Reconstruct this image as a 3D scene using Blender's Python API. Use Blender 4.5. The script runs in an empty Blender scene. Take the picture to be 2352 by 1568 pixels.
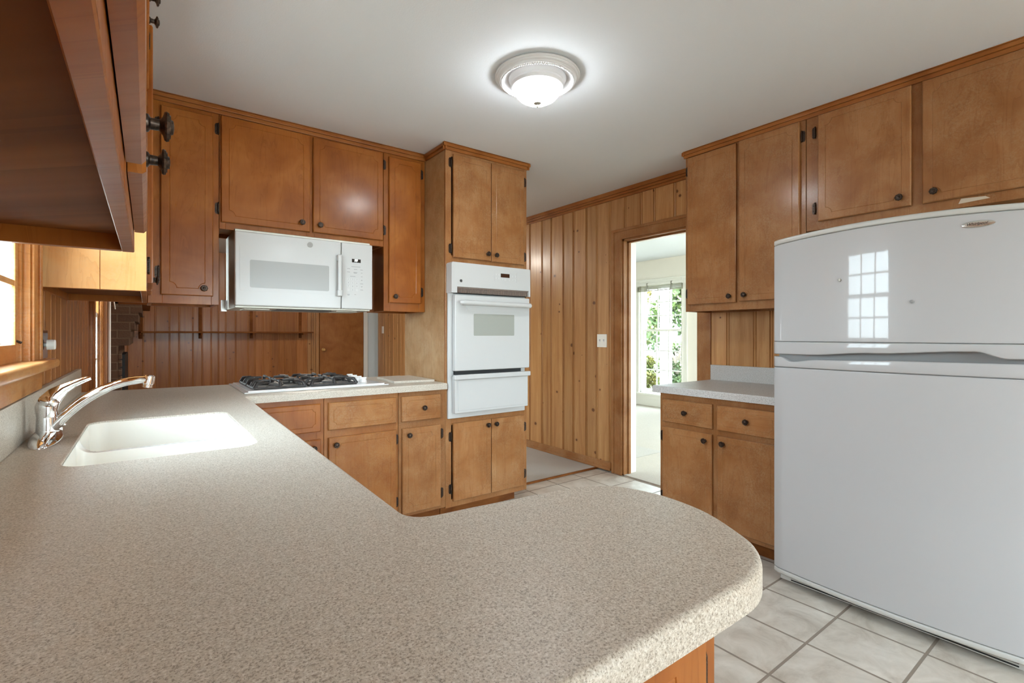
import bpy, bmesh, math, random
from mathutils import Vector, Matrix
random.seed(7)
C = bpy.context.scene.collection
PI = math.pi
SC = bpy.context.scene

# ------------------------------------------------------------------ camera
THETA = math.radians(36.648)
cam_d = bpy.data.cameras.new('camera')
cam_d.sensor_width = 36.0
cam_d.lens = 1126.4 / 2352 * 36.0
cam_d.shift_y = -16 / 2352
cam_d.clip_start = 0.01
cam_d.clip_end = 200
cam = bpy.data.objects.new('camera', cam_d)
cam.location = (0, 0, 1.2)
cam.rotation_euler = (PI / 2, 0, -THETA)
C.objects.link(cam)
SC.camera = cam

# ------------------------------------------------------------------ sky, light, exposure
SKY = 8.8
LAMP = 23.0
GLOW = 1.4
world = bpy.data.worlds.new('sky')
SC.world = world
world.use_nodes = True
wn = world.node_tree.nodes
wl = world.node_tree.links
bg = wn['Background']
tc = wn.new('ShaderNodeTexCoord')
sx = wn.new('ShaderNodeSeparateXYZ')
rp = wn.new('ShaderNodeValToRGB')
rp.color_ramp.elements[0].position = 0.45
rp.color_ramp.elements[0].color = (0.72, 0.80, 0.84, 1)
rp.color_ramp.elements[1].position = 0.9
rp.color_ramp.elements[1].color = (0.70, 0.85, 1.0, 1)
mr = wn.new('ShaderNodeMapRange')
mr.inputs[1].default_value = -1
wl.new(tc.outputs['Generated'], sx.inputs[0])
wl.new(sx.outputs['Z'], mr.inputs[0])
wl.new(mr.outputs[0], rp.inputs[0])
wl.new(rp.outputs[0], bg.inputs[0])
# hazy brightness round the low sun, which stands on the sink side of the house
dp = wn.new('ShaderNodeVectorMath'); dp.operation = 'DOT_PRODUCT'
wl.new(tc.outputs['Generated'], dp.inputs[0]); dp.inputs[1].default_value = Vector((-0.85, -0.35, 0.40)).normalized()
def wmath(op, a, b):
    n = wn.new('ShaderNodeMath'); n.operation = op
    for i, v in enumerate((a, b)):
        if isinstance(v, (int, float)): n.inputs[i].default_value = v
        else: wl.new(v, n.inputs[i])
    return n.outputs[0]
glow = wmath('POWER', wmath('MAXIMUM', dp.outputs['Value'], 0.0), 3.5)
wl.new(wmath('MULTIPLY', wmath('ADD', wmath('MULTIPLY', glow, GLOW), 1.0), SKY), bg.inputs[1])

def portal(loc, rot, sx_, sy_):
    l = bpy.data.lights.new('sky_portal', 'AREA')
    l.shape = 'RECTANGLE'; l.size = sx_; l.size_y = sy_
    l.cycles.is_portal = True
    o = bpy.data.objects.new('sky_portal', l)
    o.location = loc; o.rotation_euler = rot
    C.objects.link(o)
portal((-0.40, 1.725, 1.54), (0, -PI/2, 0), 0.90, 0.75)      # sink window
portal((-0.40, 4.80, 1.40), (0, -PI/2, 0), 1.5, 0.80)        # den window
portal((1.7, -3.30, 1.2), (PI/2, 0, 0), 2.4, 1.8)            # breakfast window, end
portal((6.85, 4.99, 1.11), (0, PI/2, 0), 1.8, 0.84)          # living room window
portal((6.85, 2.0, 1.16), (0, PI/2, 0), 2.08, 2.6)
portal((5.1, 0.10, 1.16), (PI/2, 0, 0), 1.6, 1.88)

SC.view_settings.view_transform = 'Standard'
SC.view_settings.look = 'None'
SC.view_settings.gamma = 1
SC.view_settings.use_curve_mapping = False
SC.view_settings.exposure = 1.5
SC.cycles.use_denoising = True
SC.cycles.max_bounces = 9
SC.cycles.diffuse_bounces = 6
SC.cycles.glossy_bounces = 4
SC.cycles.transmission_bounces = 4
SC.cycles.transparent_max_bounces = 12
SC.cycles.caustics_reflective = False
SC.cycles.caustics_refractive = False
SC.cycles.sample_clamp_indirect = 8

# ------------------------------------------------------------------ materials
MATS = {}
class NT:
    def __init__(s, name):
        m = bpy.data.materials.new(name); m.use_nodes = True
        s.m = m; s.t = m.node_tree; s.n = s.t.nodes; s.l = s.t.links
        s.b = s.n['Principled BSDF']; MATS[name] = m
    def new(s, typ, **kw):
        n = s.n.new('ShaderNode' + typ)
        for k, v in kw.items(): setattr(n, k, v)
        return n
    def link(s, a, b): s.l.new(a, b)
    def val(s, sock, v):
        if hasattr(v, 'is_output') or hasattr(v, 'links'): s.l.new(v, sock)
        else: sock.default_value = v
    def math(s, op, a, b=0.0, c=0.0):
        n = s.new('Math', operation=op)
        for i, v in enumerate((a, b, c)): s.val(n.inputs[i], v)
        return n.outputs[0]
    def mix(s, fac, a, b, mode='MIX'):
        n = s.new('Mix', data_type='RGBA', blend_type=mode)
        s.val(n.inputs[0], fac); s.val(n.inputs[6], a); s.val(n.inputs[7], b)
        return n.outputs[2]
    def ramp(s, fac, stops):
        n = s.new('ValToRGB'); cr = n.color_ramp
        while len(cr.elements) < len(stops): cr.elements.new(0.5)
        for e, (p, c) in zip(cr.elements, stops):
            e.position = p; e.color = c if len(c) == 4 else (*c, 1)
        s.val(n.inputs[0], fac)
        return n.outputs[0]
    def pos(s):
        n = s.new('NewGeometry'); x = s.new('SeparateXYZ'); s.link(n.outputs['Position'], x.inputs[0])
        return n.outputs['Position'], x.outputs
    def vec(s, x, y, z):
        n = s.new('CombineXYZ')
        for i, v in enumerate((x, y, z)): s.val(n.inputs[i], v)
        return n.outputs[0]
    def noise(s, v, scale, detail=3, rough=0.5, dist=0.0, out=0):
        n = s.new('TexNoise'); s.link(v, n.inputs['Vector'])
        n.inputs['Scale'].default_value = scale; n.inputs['Detail'].default_value = detail
        n.inputs['Roughness'].default_value = rough; n.inputs['Distortion'].default_value = dist
        return n.outputs[out]
    def bump(s, h, strength=0.2, dist=0.002):
        n = s.new('Bump'); n.inputs['Strength'].default_value = strength; n.inputs['Distance'].default_value = dist
        s.link(h, n.inputs['Height']); s.link(n.outputs[0], s.b.inputs['Normal'])
    def set(s, **kw):
        al = dict(color='Base Color', rough='Roughness', metal='Metallic', spec='Specular IOR Level', coat='Coat Weight',
                  coat_rough='Coat Roughness', emis='Emission Color', emis_s='Emission Strength', sheen='Sheen Weight')
        for k, v in kw.items():
            if isinstance(v, tuple) and len(v) == 3: v = (*v, 1)
            s.val(s.b.inputs[al[k]], v)
        return s

def plain(name, col, rough=0.5, metal=0.0, **kw):
    return NT(name).set(color=col, rough=rough, metal=metal, **kw)

def wood(name, base, dark, light, horizontal=False, wear=0.0, rough=0.36, coat=0.22):
    t = NT(name); P, X = t.pos()
    u = t.math('ADD', X[0], X[1])
    oi = t.new('ObjectInfo')
    r = t.math('MULTIPLY', oi.outputs['Random'], 37.0)
    if horizontal: v = t.vec(t.math('MULTIPLY', u, 0.9), t.math('MULTIPLY', X[2], 9.0), r)
    else: v = t.vec(t.math('MULTIPLY', u, 7.0), t.math('MULTIPLY', X[2], 0.9), r)
    n1 = t.noise(v, 1.6, 4, 0.55, 1.1)
    n2 = t.noise(v, 9.0, 5, 0.6, 0.3)
    pv = t.vec(t.math('MULTIPLY', u, 1.0), X[2], r)
    n3 = t.noise(pv, 5.0, 3, 0.5, 0.6)
    ring = t.math('FRACT', t.math('MULTIPLY', n1, 7.0))
    ringl = t.math('MULTIPLY', t.math('POWER', ring, 6.0), 0.35)
    c = t.ramp(n3, [(0.25, dark), (0.5, base), (0.78, light)])
    c = t.mix(t.math('MULTIPLY', t.math('SUBTRACT', n2, 0.35), 0.7), c, (*dark, 1))
    c = t.mix(ringl, c, (dark[0]*0.75, dark[1]*0.7, dark[2]*0.6, 1))
    var = t.math('MULTIPLY_ADD', oi.outputs['Random'], 0.16, 0.92)
    hs = t.new('HueSaturation'); t.val(hs.inputs['Value'], var); t.link(c, hs.inputs['Color']); c = hs.outputs[0]
    if wear:
        w1 = t.noise(P, 5.0, 6, 0.75); w2 = t.noise(P, 140.0, 2, 0.6)
        wm = t.math('MULTIPLY', t.ramp(w1, [(0.40, (0, 0, 0)), (0.75, (1, 1, 1))]), t.ramp(w2, [(0.42, (0.2, 0.2, 0.2)), (0.6, (1, 1, 1))]))
        c = t.mix(t.math('MULTIPLY', wm, wear), c, (0.47, 0.33, 0.19, 1))
    t.set(color=c, rough=t.math('MULTIPLY_ADD', n2, 0.22, rough - 0.09), coat=coat, coat_rough=0.18, spec=0.18)
    t.bump(n2, 0.05, 0.001)
    return t

wood('wood_orange', (0.335, 0.106, 0.017), (0.245, 0.066, 0.009), (0.42, 0.155, 0.031), rough=0.30)
wood('wood_tan', (0.325, 0.138, 0.046), (0.25, 0.094, 0.026), (0.405, 0.198, 0.08), wear=0.35)
wood('wood_mid', (0.34, 0.125, 0.030), (0.26, 0.080, 0.015), (0.42, 0.185, 0.055), wear=0.25)
wood('wood_mid_drawer', (0.345, 0.140, 0.038), (0.265, 0.092, 0.02), (0.43, 0.20, 0.066), horizontal=True, wear=0.35)
wood('wood_tan_drawer', (0.325, 0.138, 0.046), (0.25, 0.094, 0.026), (0.405, 0.198, 0.08), horizontal=True, wear=0.45)
wood('wood_daylit', (0.58, 0.29, 0.10), (0.46, 0.22, 0.07), (0.62, 0.38, 0.17), wear=0.4, rough=0.45)  # worn wood, its colour lightened to stand for daylight from the sink window
wood('wood_worn', (0.42, 0.235, 0.105), (0.30, 0.150, 0.055), (0.52, 0.34, 0.18), wear=0.9, rough=0.5)
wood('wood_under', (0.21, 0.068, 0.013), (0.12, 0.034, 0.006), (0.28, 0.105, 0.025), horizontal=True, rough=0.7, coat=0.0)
wood('wood_trim', (0.36, 0.125, 0.028), (0.25, 0.078, 0.015), (0.43, 0.17, 0.045), horizontal=True, rough=0.34)
wood('wood_sill', (0.52, 0.215, 0.055), (0.38, 0.125, 0.025), (0.62, 0.33, 0.12), horizontal=True, wear=0.6, rough=0.45)
wood('wood_door', (0.33, 0.130, 0.035), (0.25, 0.088, 0.02), (0.40, 0.17, 0.05), rough=0.4)

def pine(name, base, dark, light):
    t = NT(name); P, X = t.pos()
    u = t.math('ADD', X[0], X[1])
    at = t.new('Attribute', attribute_name='board')
    bd = at.outputs['Fac']
    off = t.math('MULTIPLY', bd, 53.0)
    v = t.vec(t.math('MULTIPLY', u, 10.0), t.math('MULTIPLY', X[2], 0.55), off)
    n1 = t.noise(v, 2.2, 4, 0.55, 0.8)
    n2 = t.noise(v, 11.0, 4, 0.6, 0.2)
    ring = t.math('POWER', t.math('FRACT', t.math('MULTIPLY', n1, 9.0)), 3.0)
    c = t.ramp(n1, [(0.25, dark), (0.5, base), (0.75, light)])
    c = t.mix(t.math('MULTIPLY', ring, 0.30), c, (*dark, 1))
    c = t.mix(t.math('MULTIPLY', t.math('SUBTRACT', n2, 0.4), 0.6), c, (*dark, 1))
    hs = t.new('HueSaturation'); t.val(hs.inputs['Value'], t.math('MULTIPLY_ADD', bd, 0.30, 0.84)); t.link(c, hs.inputs['Color']); c = hs.outputs[0]
    # knots
    kv = t.vec(t.math('MULTIPLY', u, 1.0), t.math('MULTIPLY', X[2], 1.15), off)
    vo = t.new('TexVoronoi', voronoi_dimensions='2D'); t.link(t.vec(u, t.math('MULTIPLY_ADD', X[2], 1.15, off), 0.0), vo.inputs['Vector'])
    vo.inputs['Scale'].default_value = 3.6
    sc = t.new('SeparateColor'); t.link(vo.outputs['Color'], sc.inputs[0])
    wob = t.math('MULTIPLY', t.math('SUBTRACT', t.noise(P, 70.0, 2), 0.5), 0.03)
    rad = t.math('MULTIPLY', t.math('MAXIMUM', t.math('SUBTRACT', sc.outputs[0], 0.30), 0.0), 0.115)
    d = t.math('ADD', vo.outputs['Distance'], wob)
    k = t.math('SUBTRACT', 1.0, t.math('SMOOTH_MIN', t.math('DIVIDE', d, t.math('MAXIMUM', rad, 0.0005)), 1.0, 0.2))
    k = t.math('MINIMUM', t.math('MULTIPLY', t.math('MAXIMUM', k, 0.0), 3.0), 1.0)
    halo = t.math('MAXIMUM', t.math('SUBTRACT', 1.0, t.math('DIVIDE', d, t.math('MULTIPLY_ADD', rad, 2.2, 0.0005))), 0.0)
    c = t.mix(t.math('MULTIPLY', halo, 0.45), c, (*dark, 1))
    c = t.mix(t.math('MULTIPLY', k, 0.85), c, (0.10, 0.030, 0.008, 1))
    t.set(color=c, rough=0.34, coat=0.28, coat_rough=0.2, spec=0.4)
    t.bump(n2, 0.04, 0.001)
    return t
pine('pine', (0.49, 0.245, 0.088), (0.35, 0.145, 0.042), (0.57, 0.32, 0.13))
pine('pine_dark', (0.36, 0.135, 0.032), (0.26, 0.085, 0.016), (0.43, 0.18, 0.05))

def counter_mat(name, base, spec, pale):
    t = NT(name); P, X = t.pos()
    n1 = t.noise(P, 330.0, 2, 0.55); n2 = t.noise(P, 520.0, 1, 0.5); n3 = t.noise(P, 250.0, 1, 0.5); n4 = t.noise(P, 2.2, 3, 0.5)
    c = t.ramp(n1, [(0.34, spec), (0.46, base), (0.56, base), (0.66, pale)])
    c = t.mix(t.ramp(n2, [(0.61, (0, 0, 0)), (0.68, (0.8, 0.8, 0.8))]), c, (spec[0]*0.6, spec[1]*0.55, spec[2]*0.5, 1))
    c = t.mix(t.ramp(n3, [(0.58, (0, 0, 0)), (0.70, (0.6, 0.6, 0.6))]), c, (*pale, 1))
    c = t.mix(t.math('MULTIPLY', n4, 0.25), c, (base[0]*0.88, base[1]*0.84, base[2]*0.78, 1))
    t.set(color=c, rough=0.40, spec=0.35)
    return t
counter_mat('counter', (0.57, 0.51, 0.425), (0.31, 0.26, 0.205), (0.73, 0.685, 0.61))
counter_mat('counter_grey', (0.54, 0.53, 0.51), (0.28, 0.275, 0.265), (0.70, 0.70, 0.69))

def tile_mat():
    t = NT('tile'); P, X = t.pos()
    v = t.vec(t.math('ADD', X[0], -2.055 + 0.293*20), t.math('ADD', X[1], -0.848 + 0.2985*20), 0.0)
    br = t.new('TexBrick'); br.offset = 0.0; br.squash = 1.0
    t.link(v, br.inputs['Vector'])
    br.inputs['Scale'].default_value = 1.0; br.inputs['Mortar Size'].default_value = 0.0058; br.inputs['Mortar Smooth'].default_value = 0.25
    br.inputs['Brick Width'].default_value = 0.293; br.inputs['Row Height'].default_value = 0.2985; br.inputs['Bias'].default_value = 0
    br.inputs['Color1'].default_value = (0, 0, 0, 1); br.inputs['Color2'].default_value = (1, 1, 1, 1); br.inputs['Mortar'].default_value = (0.5, 0.5, 0.5, 1)
    n1 = t.noise(P, 7.0, 6, 0.65, 0.8); n2 = t.noise(P, 45.0, 4, 0.65)
    c = t.ramp(n1, [(0.28, (0.36, 0.305, 0.245)), (0.48, (0.55, 0.50, 0.43)), (0.7, (0.69, 0.645, 0.575))])
    c = t.mix(t.math('MULTIPLY', n2, 0.35), c, (0.50, 0.45, 0.39, 1))
    fac = br.outputs['Fac']
    c = t.mix(fac, c, (0.25, 0.205, 0.165, 1))
    t.set(color=c, rough=t.math('MULTIPLY_ADD', fac, 0.3, 0.32))
    h = t.math('MULTIPLY_ADD', n1, 0.25, t.math('SUBTRACT', 1.0, fac))
    t.bump(h, 0.35, 0.003)
tile_mat()

def carpet_mat(name, a, b):
    t = NT(name); P, X = t.pos()
    n1 = t.noise(P, 260.0, 3, 0.7); n2 = t.noise(P, 6.0, 4, 0.6)
    c = t.ramp(n1, [(0.3, b), (0.65, a)])
    c = t.mix(t.math('MULTIPLY', n2, 0.4), c, (*b, 1))
    t.set(color=c, rough=0.95, sheen=0.3); t.bump(n1, 0.8, 0.006)
carpet_mat('carpet_grey', (0.60, 0.55, 0.47), (0.33, 0.29, 0.24))
carpet_mat('carpet_pale', (0.60, 0.53, 0.43), (0.38, 0.32, 0.24))

def brick_mat():
    t = NT('dark_brick'); P, X = t.pos()
    br = t.new('TexBrick'); t.link(t.vec(t.math('ADD', X[0], X[1]), X[2], 0.0), br.inputs['Vector'])
    br.inputs['Scale'].default_value = 1.0; br.inputs['Mortar Size'].default_value = 0.006
    br.inputs['Brick Width'].default_value = 0.205; br.inputs['Row Height'].default_value = 0.083
    br.inputs['Color1'].default_value = (0.085, 0.042, 0.022, 1); br.inputs['Color2'].default_value = (0.13, 0.068, 0.036, 1); br.inputs['Mortar'].default_value = (0.17, 0.115, 0.07, 1)
    n = t.noise(P, 60, 4)
    t.set(color=t.mix(t.math('MULTIPLY', n, 0.5), br.outputs['Color'], (0.06, 0.03, 0.018, 1)), rough=0.85)
    t.bump(t.math('SUBTRACT', n, br.outputs['Fac']), 0.5, 0.005)
brick_mat()

def textured(name, col, scale, strength, rough=0.8, dist=0.002):
    t = NT(name); P, X = t.pos(); n = t.noise(P, scale, 3, 0.6)
    t.set(color=col, rough=rough); t.bump(n, strength, dist)
textured('ceiling_paint', (0.72, 0.745, 0.77), 170.0, 0.25)
textured('cream_paint', (0.86, 0.81, 0.73), 120.0, 0.08)
textured('grey_paint', (0.66, 0.70, 0.70), 120.0, 0.08)
plain('white_trim', (0.86, 0.84, 0.78), 0.4)
plain('appliance_white', (0.56, 0.56, 0.55), 0.30, coat=0.12, coat_rough=0.1)
plain('fridge_white', (0.50, 0.505, 0.51), 0.22, spec=0.12, coat=0.45, coat_rough=0.03)
plain('fridge_trim', (0.56, 0.56, 0.53), 0.35)
plain('enamel_white', (0.86, 0.86, 0.85), 0.15, coat=0.5, coat_rough=0.04)
plain('cream_plastic', (0.80, 0.76, 0.66), 0.4)
plain('sink_cream', (0.84, 0.81, 0.74), 0.22, coat=0.3, coat_rough=0.1)
plain('chrome', (0.86, 0.86, 0.87), 0.06, 1.0)
plain('satin_metal', (0.55, 0.54, 0.52), 0.3, 1.0)
plain('dull_metal', (0.42, 0.40, 0.35), 0.45, 1.0)
t = NT('bronze'); P, X = t.pos(); t.set(color=t.ramp(t.noise(P, 300, 3), [(0.35, (0.018, 0.012, 0.010)), (0.75, (0.09, 0.055, 0.035))]), rough=0.36, metal=0.7)
t = NT('cast_iron'); P, X = t.pos(); t.set(color=t.ramp(t.noise(P, 60, 4), [(0.35, (0.012, 0.012, 0.013)), (0.75, (0.05, 0.04, 0.035))]), rough=0.42, spec=0.6)
plain('burner_cap', (0.10, 0.095, 0.09), 0.5)
plain('black_gap', (0.008, 0.008, 0.008), 0.6)
plain('dark_grey', (0.05, 0.05, 0.05), 0.5)
plain('print_grey', (0.30, 0.30, 0.30), 0.6)
plain('key_grey', (0.60, 0.60, 0.59), 0.5)
plain('mw_pane', (0.35, 0.35, 0.335), 0.3, coat=0.15, coat_rough=0.1)
plain('oven_pane', (0.36, 0.37, 0.33), 0.08, coat=0.8, coat_rough=0.02)
plain('display_black', (0.012, 0.007, 0.004), 0.15)
plain('display_glow', (0.9, 0.95, 0.9), 0.4, emis=(0.9, 1.0, 0.92), emis_s=1.3)
plain('display_amber', (0.05, 0.02, 0.01), 0.2)
plain('vent_brown', (0.20, 0.15, 0.12), 0.5)
plain('badge_silver', (0.62, 0.62, 0.58), 0.25, 0.8)
plain('badge_grey', (0.34, 0.335, 0.31), 0.4)
plain('glow_glass', (0.95, 0.94, 0.9), 0.3, emis=(0.90, 0.96, 1.0), emis_s=LAMP)
plain('den_added_glow', (0.95, 0.94, 0.9), 0.3, emis=(1.0, 0.93, 0.82), emis_s=LAMP*4)  # bowl of the added den light, stronger to lift the den
plain('white_lamp', (0.72, 0.72, 0.73), 0.35)
plain('mineral_grey', (0.30, 0.31, 0.31), 0.5)
plain('tape', (0.62, 0.52, 0.40), 0.2)
plain('blind_slat', (0.33, 0.31, 0.22), 0.5)
plain('bark', (0.20, 0.16, 0.12), 0.9)
plain('porch_white', (0.80, 0.80, 0.78), 0.5)
plain('brass', (0.60, 0.38, 0.14), 0.3, 1.0)
def leafmat(name, a, b):
    t = NT(name); P, X = t.pos(); n = t.noise(P, 1.6, 3)
    c = t.ramp(n, [(0.35, a), (0.65, b)]); t.set(color=c, rough=0.6)
leafmat('leaf_green', (0.03, 0.055, 0.012), (0.08, 0.115, 0.022))
leafmat('leaf_yellow', (0.07, 0.10, 0.018), (0.20, 0.16, 0.025))
textured('grass_ground', (0.34, 0.31, 0.25), 3.0, 0.3, 0.95, 0.05)
def glass_mat():
    t = NT('window_glass'); n = t.n; n.remove(t.b)
    tr = t.new('BsdfTransparent'); tr.inputs[0].default_value = (0.93, 0.96, 0.96, 1)
    gl = t.new('BsdfGlossy'); gl.inputs['Roughness'].default_value = 0.02
    fr = t.new('LayerWeight'); fr.inputs[0].default_value = 0.5
    fz_ = t.math('MULTIPLY_ADD', t.math('POWER', fr.outputs['Facing'], 5.0), 0.3, 0.03)
    mx = t.new('MixShader'); t.link(fz_, mx.inputs[0]); t.link(tr.outputs[0], mx.inputs[1]); t.link(gl.outputs[0], mx.inputs[2])
    t.link(mx.outputs[0], n['Material Output'].inputs[0])
glass_mat()

# ------------------------------------------------------------------ mesh helpers
def merge(bm, t, M=None):
    if M is not None: bmesh.ops.transform(t, matrix=M, verts=t.verts)
    me = bpy.data.meshes.new('tmp'); t.to_mesh(me); t.free(); bm.from_mesh(me); bpy.data.meshes.remove(me)

def box(bm, x0, x1, y0, y1, z0, z1, bev=0.0, seg=2):
    x0, x1 = sorted((x0, x1)); y0, y1 = sorted((y0, y1)); z0, z1 = sorted((z0, z1))
    t = bmesh.new()
    vs = [t.verts.new((x, y, z)) for z in (z0, z1) for y in (y0, y1) for x in (x0, x1)]
    for f in ((0, 2, 3, 1), (4, 5, 7, 6), (0, 1, 5, 4), (2, 6, 7, 3), (0, 4, 6, 2), (1, 3, 7, 5)):
        t.faces.new([vs[i] for i in f])
    if bev:
        bev = min(bev, 0.45*min(x1-x0, y1-y0, z1-z0))
        bmesh.ops.bevel(t, geom=list(t.edges), offset=bev, segments=seg, affect='EDGES', profile=0.5)
    merge(bm, t)

def lathe(bm, prof, origin=(0, 0, 0), axis=(0, 0, 1), seg=24, scallop=0, amp=0.0, rmin=0.012):
    """profile of (radius, distance along axis)"""
    a = Vector(axis).normalized(); q = Vector((0, 0, 1)).rotation_difference(a); o = Vector(origin)
    rings = []
    for r, h in prof:
        if r < 1e-6: rings.append([bm.verts.new(o + q @ Vector((0, 0, h)))]); continue
        ring = []
        for i in range(seg):
            th = 2*PI*i/seg; rr = r*(1 + (amp*math.cos(scallop*th) if scallop and r > rmin else 0))
            ring.append(bm.verts.new(o + q @ Vector((rr*math.cos(th), rr*math.sin(th), h))))
        rings.append(ring)
    for A, B in zip(rings, rings[1:]):
        if len(A) == 1 and len(B) == 1: continue
        for i in range(seg):
            j = (i+1) % seg
            if len(A) == 1: bm.faces.new((A[0], B[i], B[j]))
            elif len(B) == 1: bm.faces.new((A[i], A[j], B[0]))
            else: bm.faces.new((A[i], A[j], B[j], B[i]))
    for R_ in (rings[0], rings[-1]):
        if len(R_) > 1: bm.faces.new(R_)

def cyl(bm, p0, p1, r, seg=16):
    p0 = Vector(p0); d = Vector(p1) - p0
    lathe(bm, [(r, 0), (r, d.length)], p0, d, seg)

def tube(bm, pts, rad, seg=14, flat=1.0, up=(0, 0, 1)):
    """tube along pts; rad a number or list; flat squashes along up"""
    pts = [Vector(p) for p in pts]; n = len(pts)
    if not isinstance(rad, (list, tuple)): rad = [rad]*n
    rings = []
    for i, p in enumerate(pts):
        d = (pts[min(i+1, n-1)] - pts[max(i-1, 0)]).normalized()
        s = d.cross(Vector(up))
        if s.length < 1e-4: s = d.cross(Vector((0, 1, 0)))
        s.normalize(); w = s.cross(d).normalized()
        rings.append([bm.verts.new(p + rad[i]*(math.cos(a)*s + flat*math.sin(a)*w)) for a in [2*PI*k/seg for k in range(seg)]])
    for A, B in zip(rings, rings[1:]):
        for i in range(seg):
            j = (i+1) % seg; bm.faces.new((A[i], A[j], B[j], B[i]))
    bm.faces.new(rings[0]); bm.faces.new(rings[-1])

def ball(bm, p, r, seg=12, sc=(1, 1, 1)):
    bmesh.ops.create_uvsphere(bm, u_segments=seg, v_segments=max(6, seg//2), radius=r,
                              matrix=Matrix.Translation(p) @ Matrix.Diagonal((*sc, 1)))

def bez(p0, p1, p2, n=12):
    p0, p1, p2 = Vector(p0), Vector(p1), Vector(p2)
    return [(1-t)**2*p0 + 2*t*(1-t)*p1 + t*t*p2 for t in [i/n for i in range(n+1)]]

def root_loc(o):
    return Vector(o.location) if o.parent is None else Vector(o.location) + root_loc(o.parent)

def obj(name, bm, mat, parent=None, smooth=40):
    me = bpy.data.meshes.new(name)
    bmesh.ops.recalc_face_normals(bm, faces=bm.faces)
    if parent is not None: bmesh.ops.translate(bm, verts=bm.verts, vec=-root_loc(parent))
    bm.to_mesh(me); bm.free()
    if smooth:
        me.shade_smooth(); me.set_sharp_from_angle(angle=math.radians(smooth))
    me.materials.append(MATS[mat])
    o = bpy.data.objects.new(name, me); C.objects.link(o)
    if parent is not None: o.parent = parent
    if smooth:
        w = o.modifiers.new('weighted_normal', 'WEIGHTED_NORMAL'); w.weight = 100; w.keep_sharp = True
    return o

def thing(name, label, cat, loc, group=None):
    o = bpy.data.objects.new(name, None); o.empty_display_size = 0.05; C.objects.link(o)
    o.location = loc; o['label'] = label; o['category'] = cat
    if group: o['group'] = group
    return o
def tag(o, label, cat, group=None):
    o['label'] = label; o['category'] = cat
    if group: o['group'] = group
    return o
def struct(name, bm, mat, parent=None, smooth=40):
    o = obj(name, bm, mat, parent, smooth)
    if parent is None: o['kind'] = 'structure'
    return o

class Face:
    """a vertical front: u runs along it, v is height, d is the distance out of it"""
    def __init__(s, kind, plane): s.k = kind; s.p = plane
    def __call__(s, u, v, d=0.0):
        if s.k == 'Y-': return Vector((u, s.p - d, v))
        if s.k == 'X-': return Vector((s.p - d, u, v))
        return Vector((s.p + d, u, v))
    def n(s): return {'Y-': Vector((0, -1, 0)), 'X-': Vector((-1, 0, 0)), 'X+': Vector((1, 0, 0))}[s.k]
    def box(s, bm, u0, u1, v0, v1, d0, d1, bev=0.0, seg=2):
        a = s(u0, v0, d0); b = s(u1, v1, d1); box(bm, a.x, b.x, a.y, b.y, a.z, b.z, bev, seg)
    def poly(s, bm, pts, d0, d1):
        """prism of a (u, v) outline between depths d0 and d1"""
        A = [bm.verts.new(s(u, v, d0)) for u, v in pts]; B = [bm.verts.new(s(u, v, d1)) for u, v in pts]
        n = len(pts); bm.faces.new(A); bm.faces.new(B)
        for i in range(n): bm.faces.new((A[i], A[(i+1) % n], B[(i+1) % n], B[i]))

def rrect(u0, u1, v0, v1, r, n=6):
    pts = []
    for cu, cv, a0 in ((u1-r, v1-r, 0), (u0+r, v1-r, PI/2), (u0+r, v0+r, PI), (u1-r, v0+r, 1.5*PI)):
        pts += [(cu + r*math.cos(a0+PI/2*i/n), cv + r*math.sin(a0+PI/2*i/n)) for i in range(n+1)]
    return pts

def notch_path(u0, u1, v0, v1, m, r, t, n=6):
    R_ = r + t; a = math.asin(min(1, t/R_)); pts = []
    for cu, cv, su, sv, flip in ((u0+m, v0+m, 1, 1, 0), (u1-m, v0+m, -1, 1, 1), (u1-m, v1-m, -1, -1, 0), (u0+m, v1-m, 1, -1, 1)):
        seg = [(cu + su*R_*math.cos(b), cv + sv*R_*math.sin(b)) for b in [a + (PI/2-2*a)*i/n for i in range(n+1)]]
        seg = seg[::-1] if not flip else seg
        pts += seg
    return pts

def panel(F, u0, u1, v0, v1, th=0.018, m=0.036, r=0.030, d0=0.001):
    """lipped slab with one routed line, its corners notched"""
    bm = bmesh.new(); u0, u1 = sorted((u0, u1)); c = 0.004
    def rect(ins, d): return [bm.verts.new((u, v, d)) for u, v in ((u0+ins, v0+ins), (u1-ins, v0+ins), (u1-ins, v1-ins), (u0+ins, v1-ins))]
    def bridge(A, B):
        for i in range(len(A)):
            j = (i+1) % len(A); bm.faces.new((A[i], A[j], B[j], B[i]))
    b0 = rect(0, d0); b1 = rect(0, d0+th-c); b2 = rect(c, d0+th)
    bm.faces.new(b0[::-1]); bridge(b0, b1); bridge(b1, b2)
    def path(t, d): return [bm.verts.new((u, v, d)) for u, v in notch_path(u0, u1, v0, v1, m, r, t)]
    p0 = path(0.0001, d0+th); p1 = path(0.0016, d0+th-0.0013); p2 = path(0.0038, d0+th)
    bridge(p0, p1); bridge(p1, p2); bm.faces.new(p2)
    es = []
    for L in (b2, p0):
        for i in range(len(L)):
            e = bm.edges.get((L[i], L[(i+1) % len(L)])); es.append(e)
    bmesh.ops.triangle_fill(bm, use_beauty=True, edges=es)
    for v in bm.verts: v.co = F(*v.co)
    return bm

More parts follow.
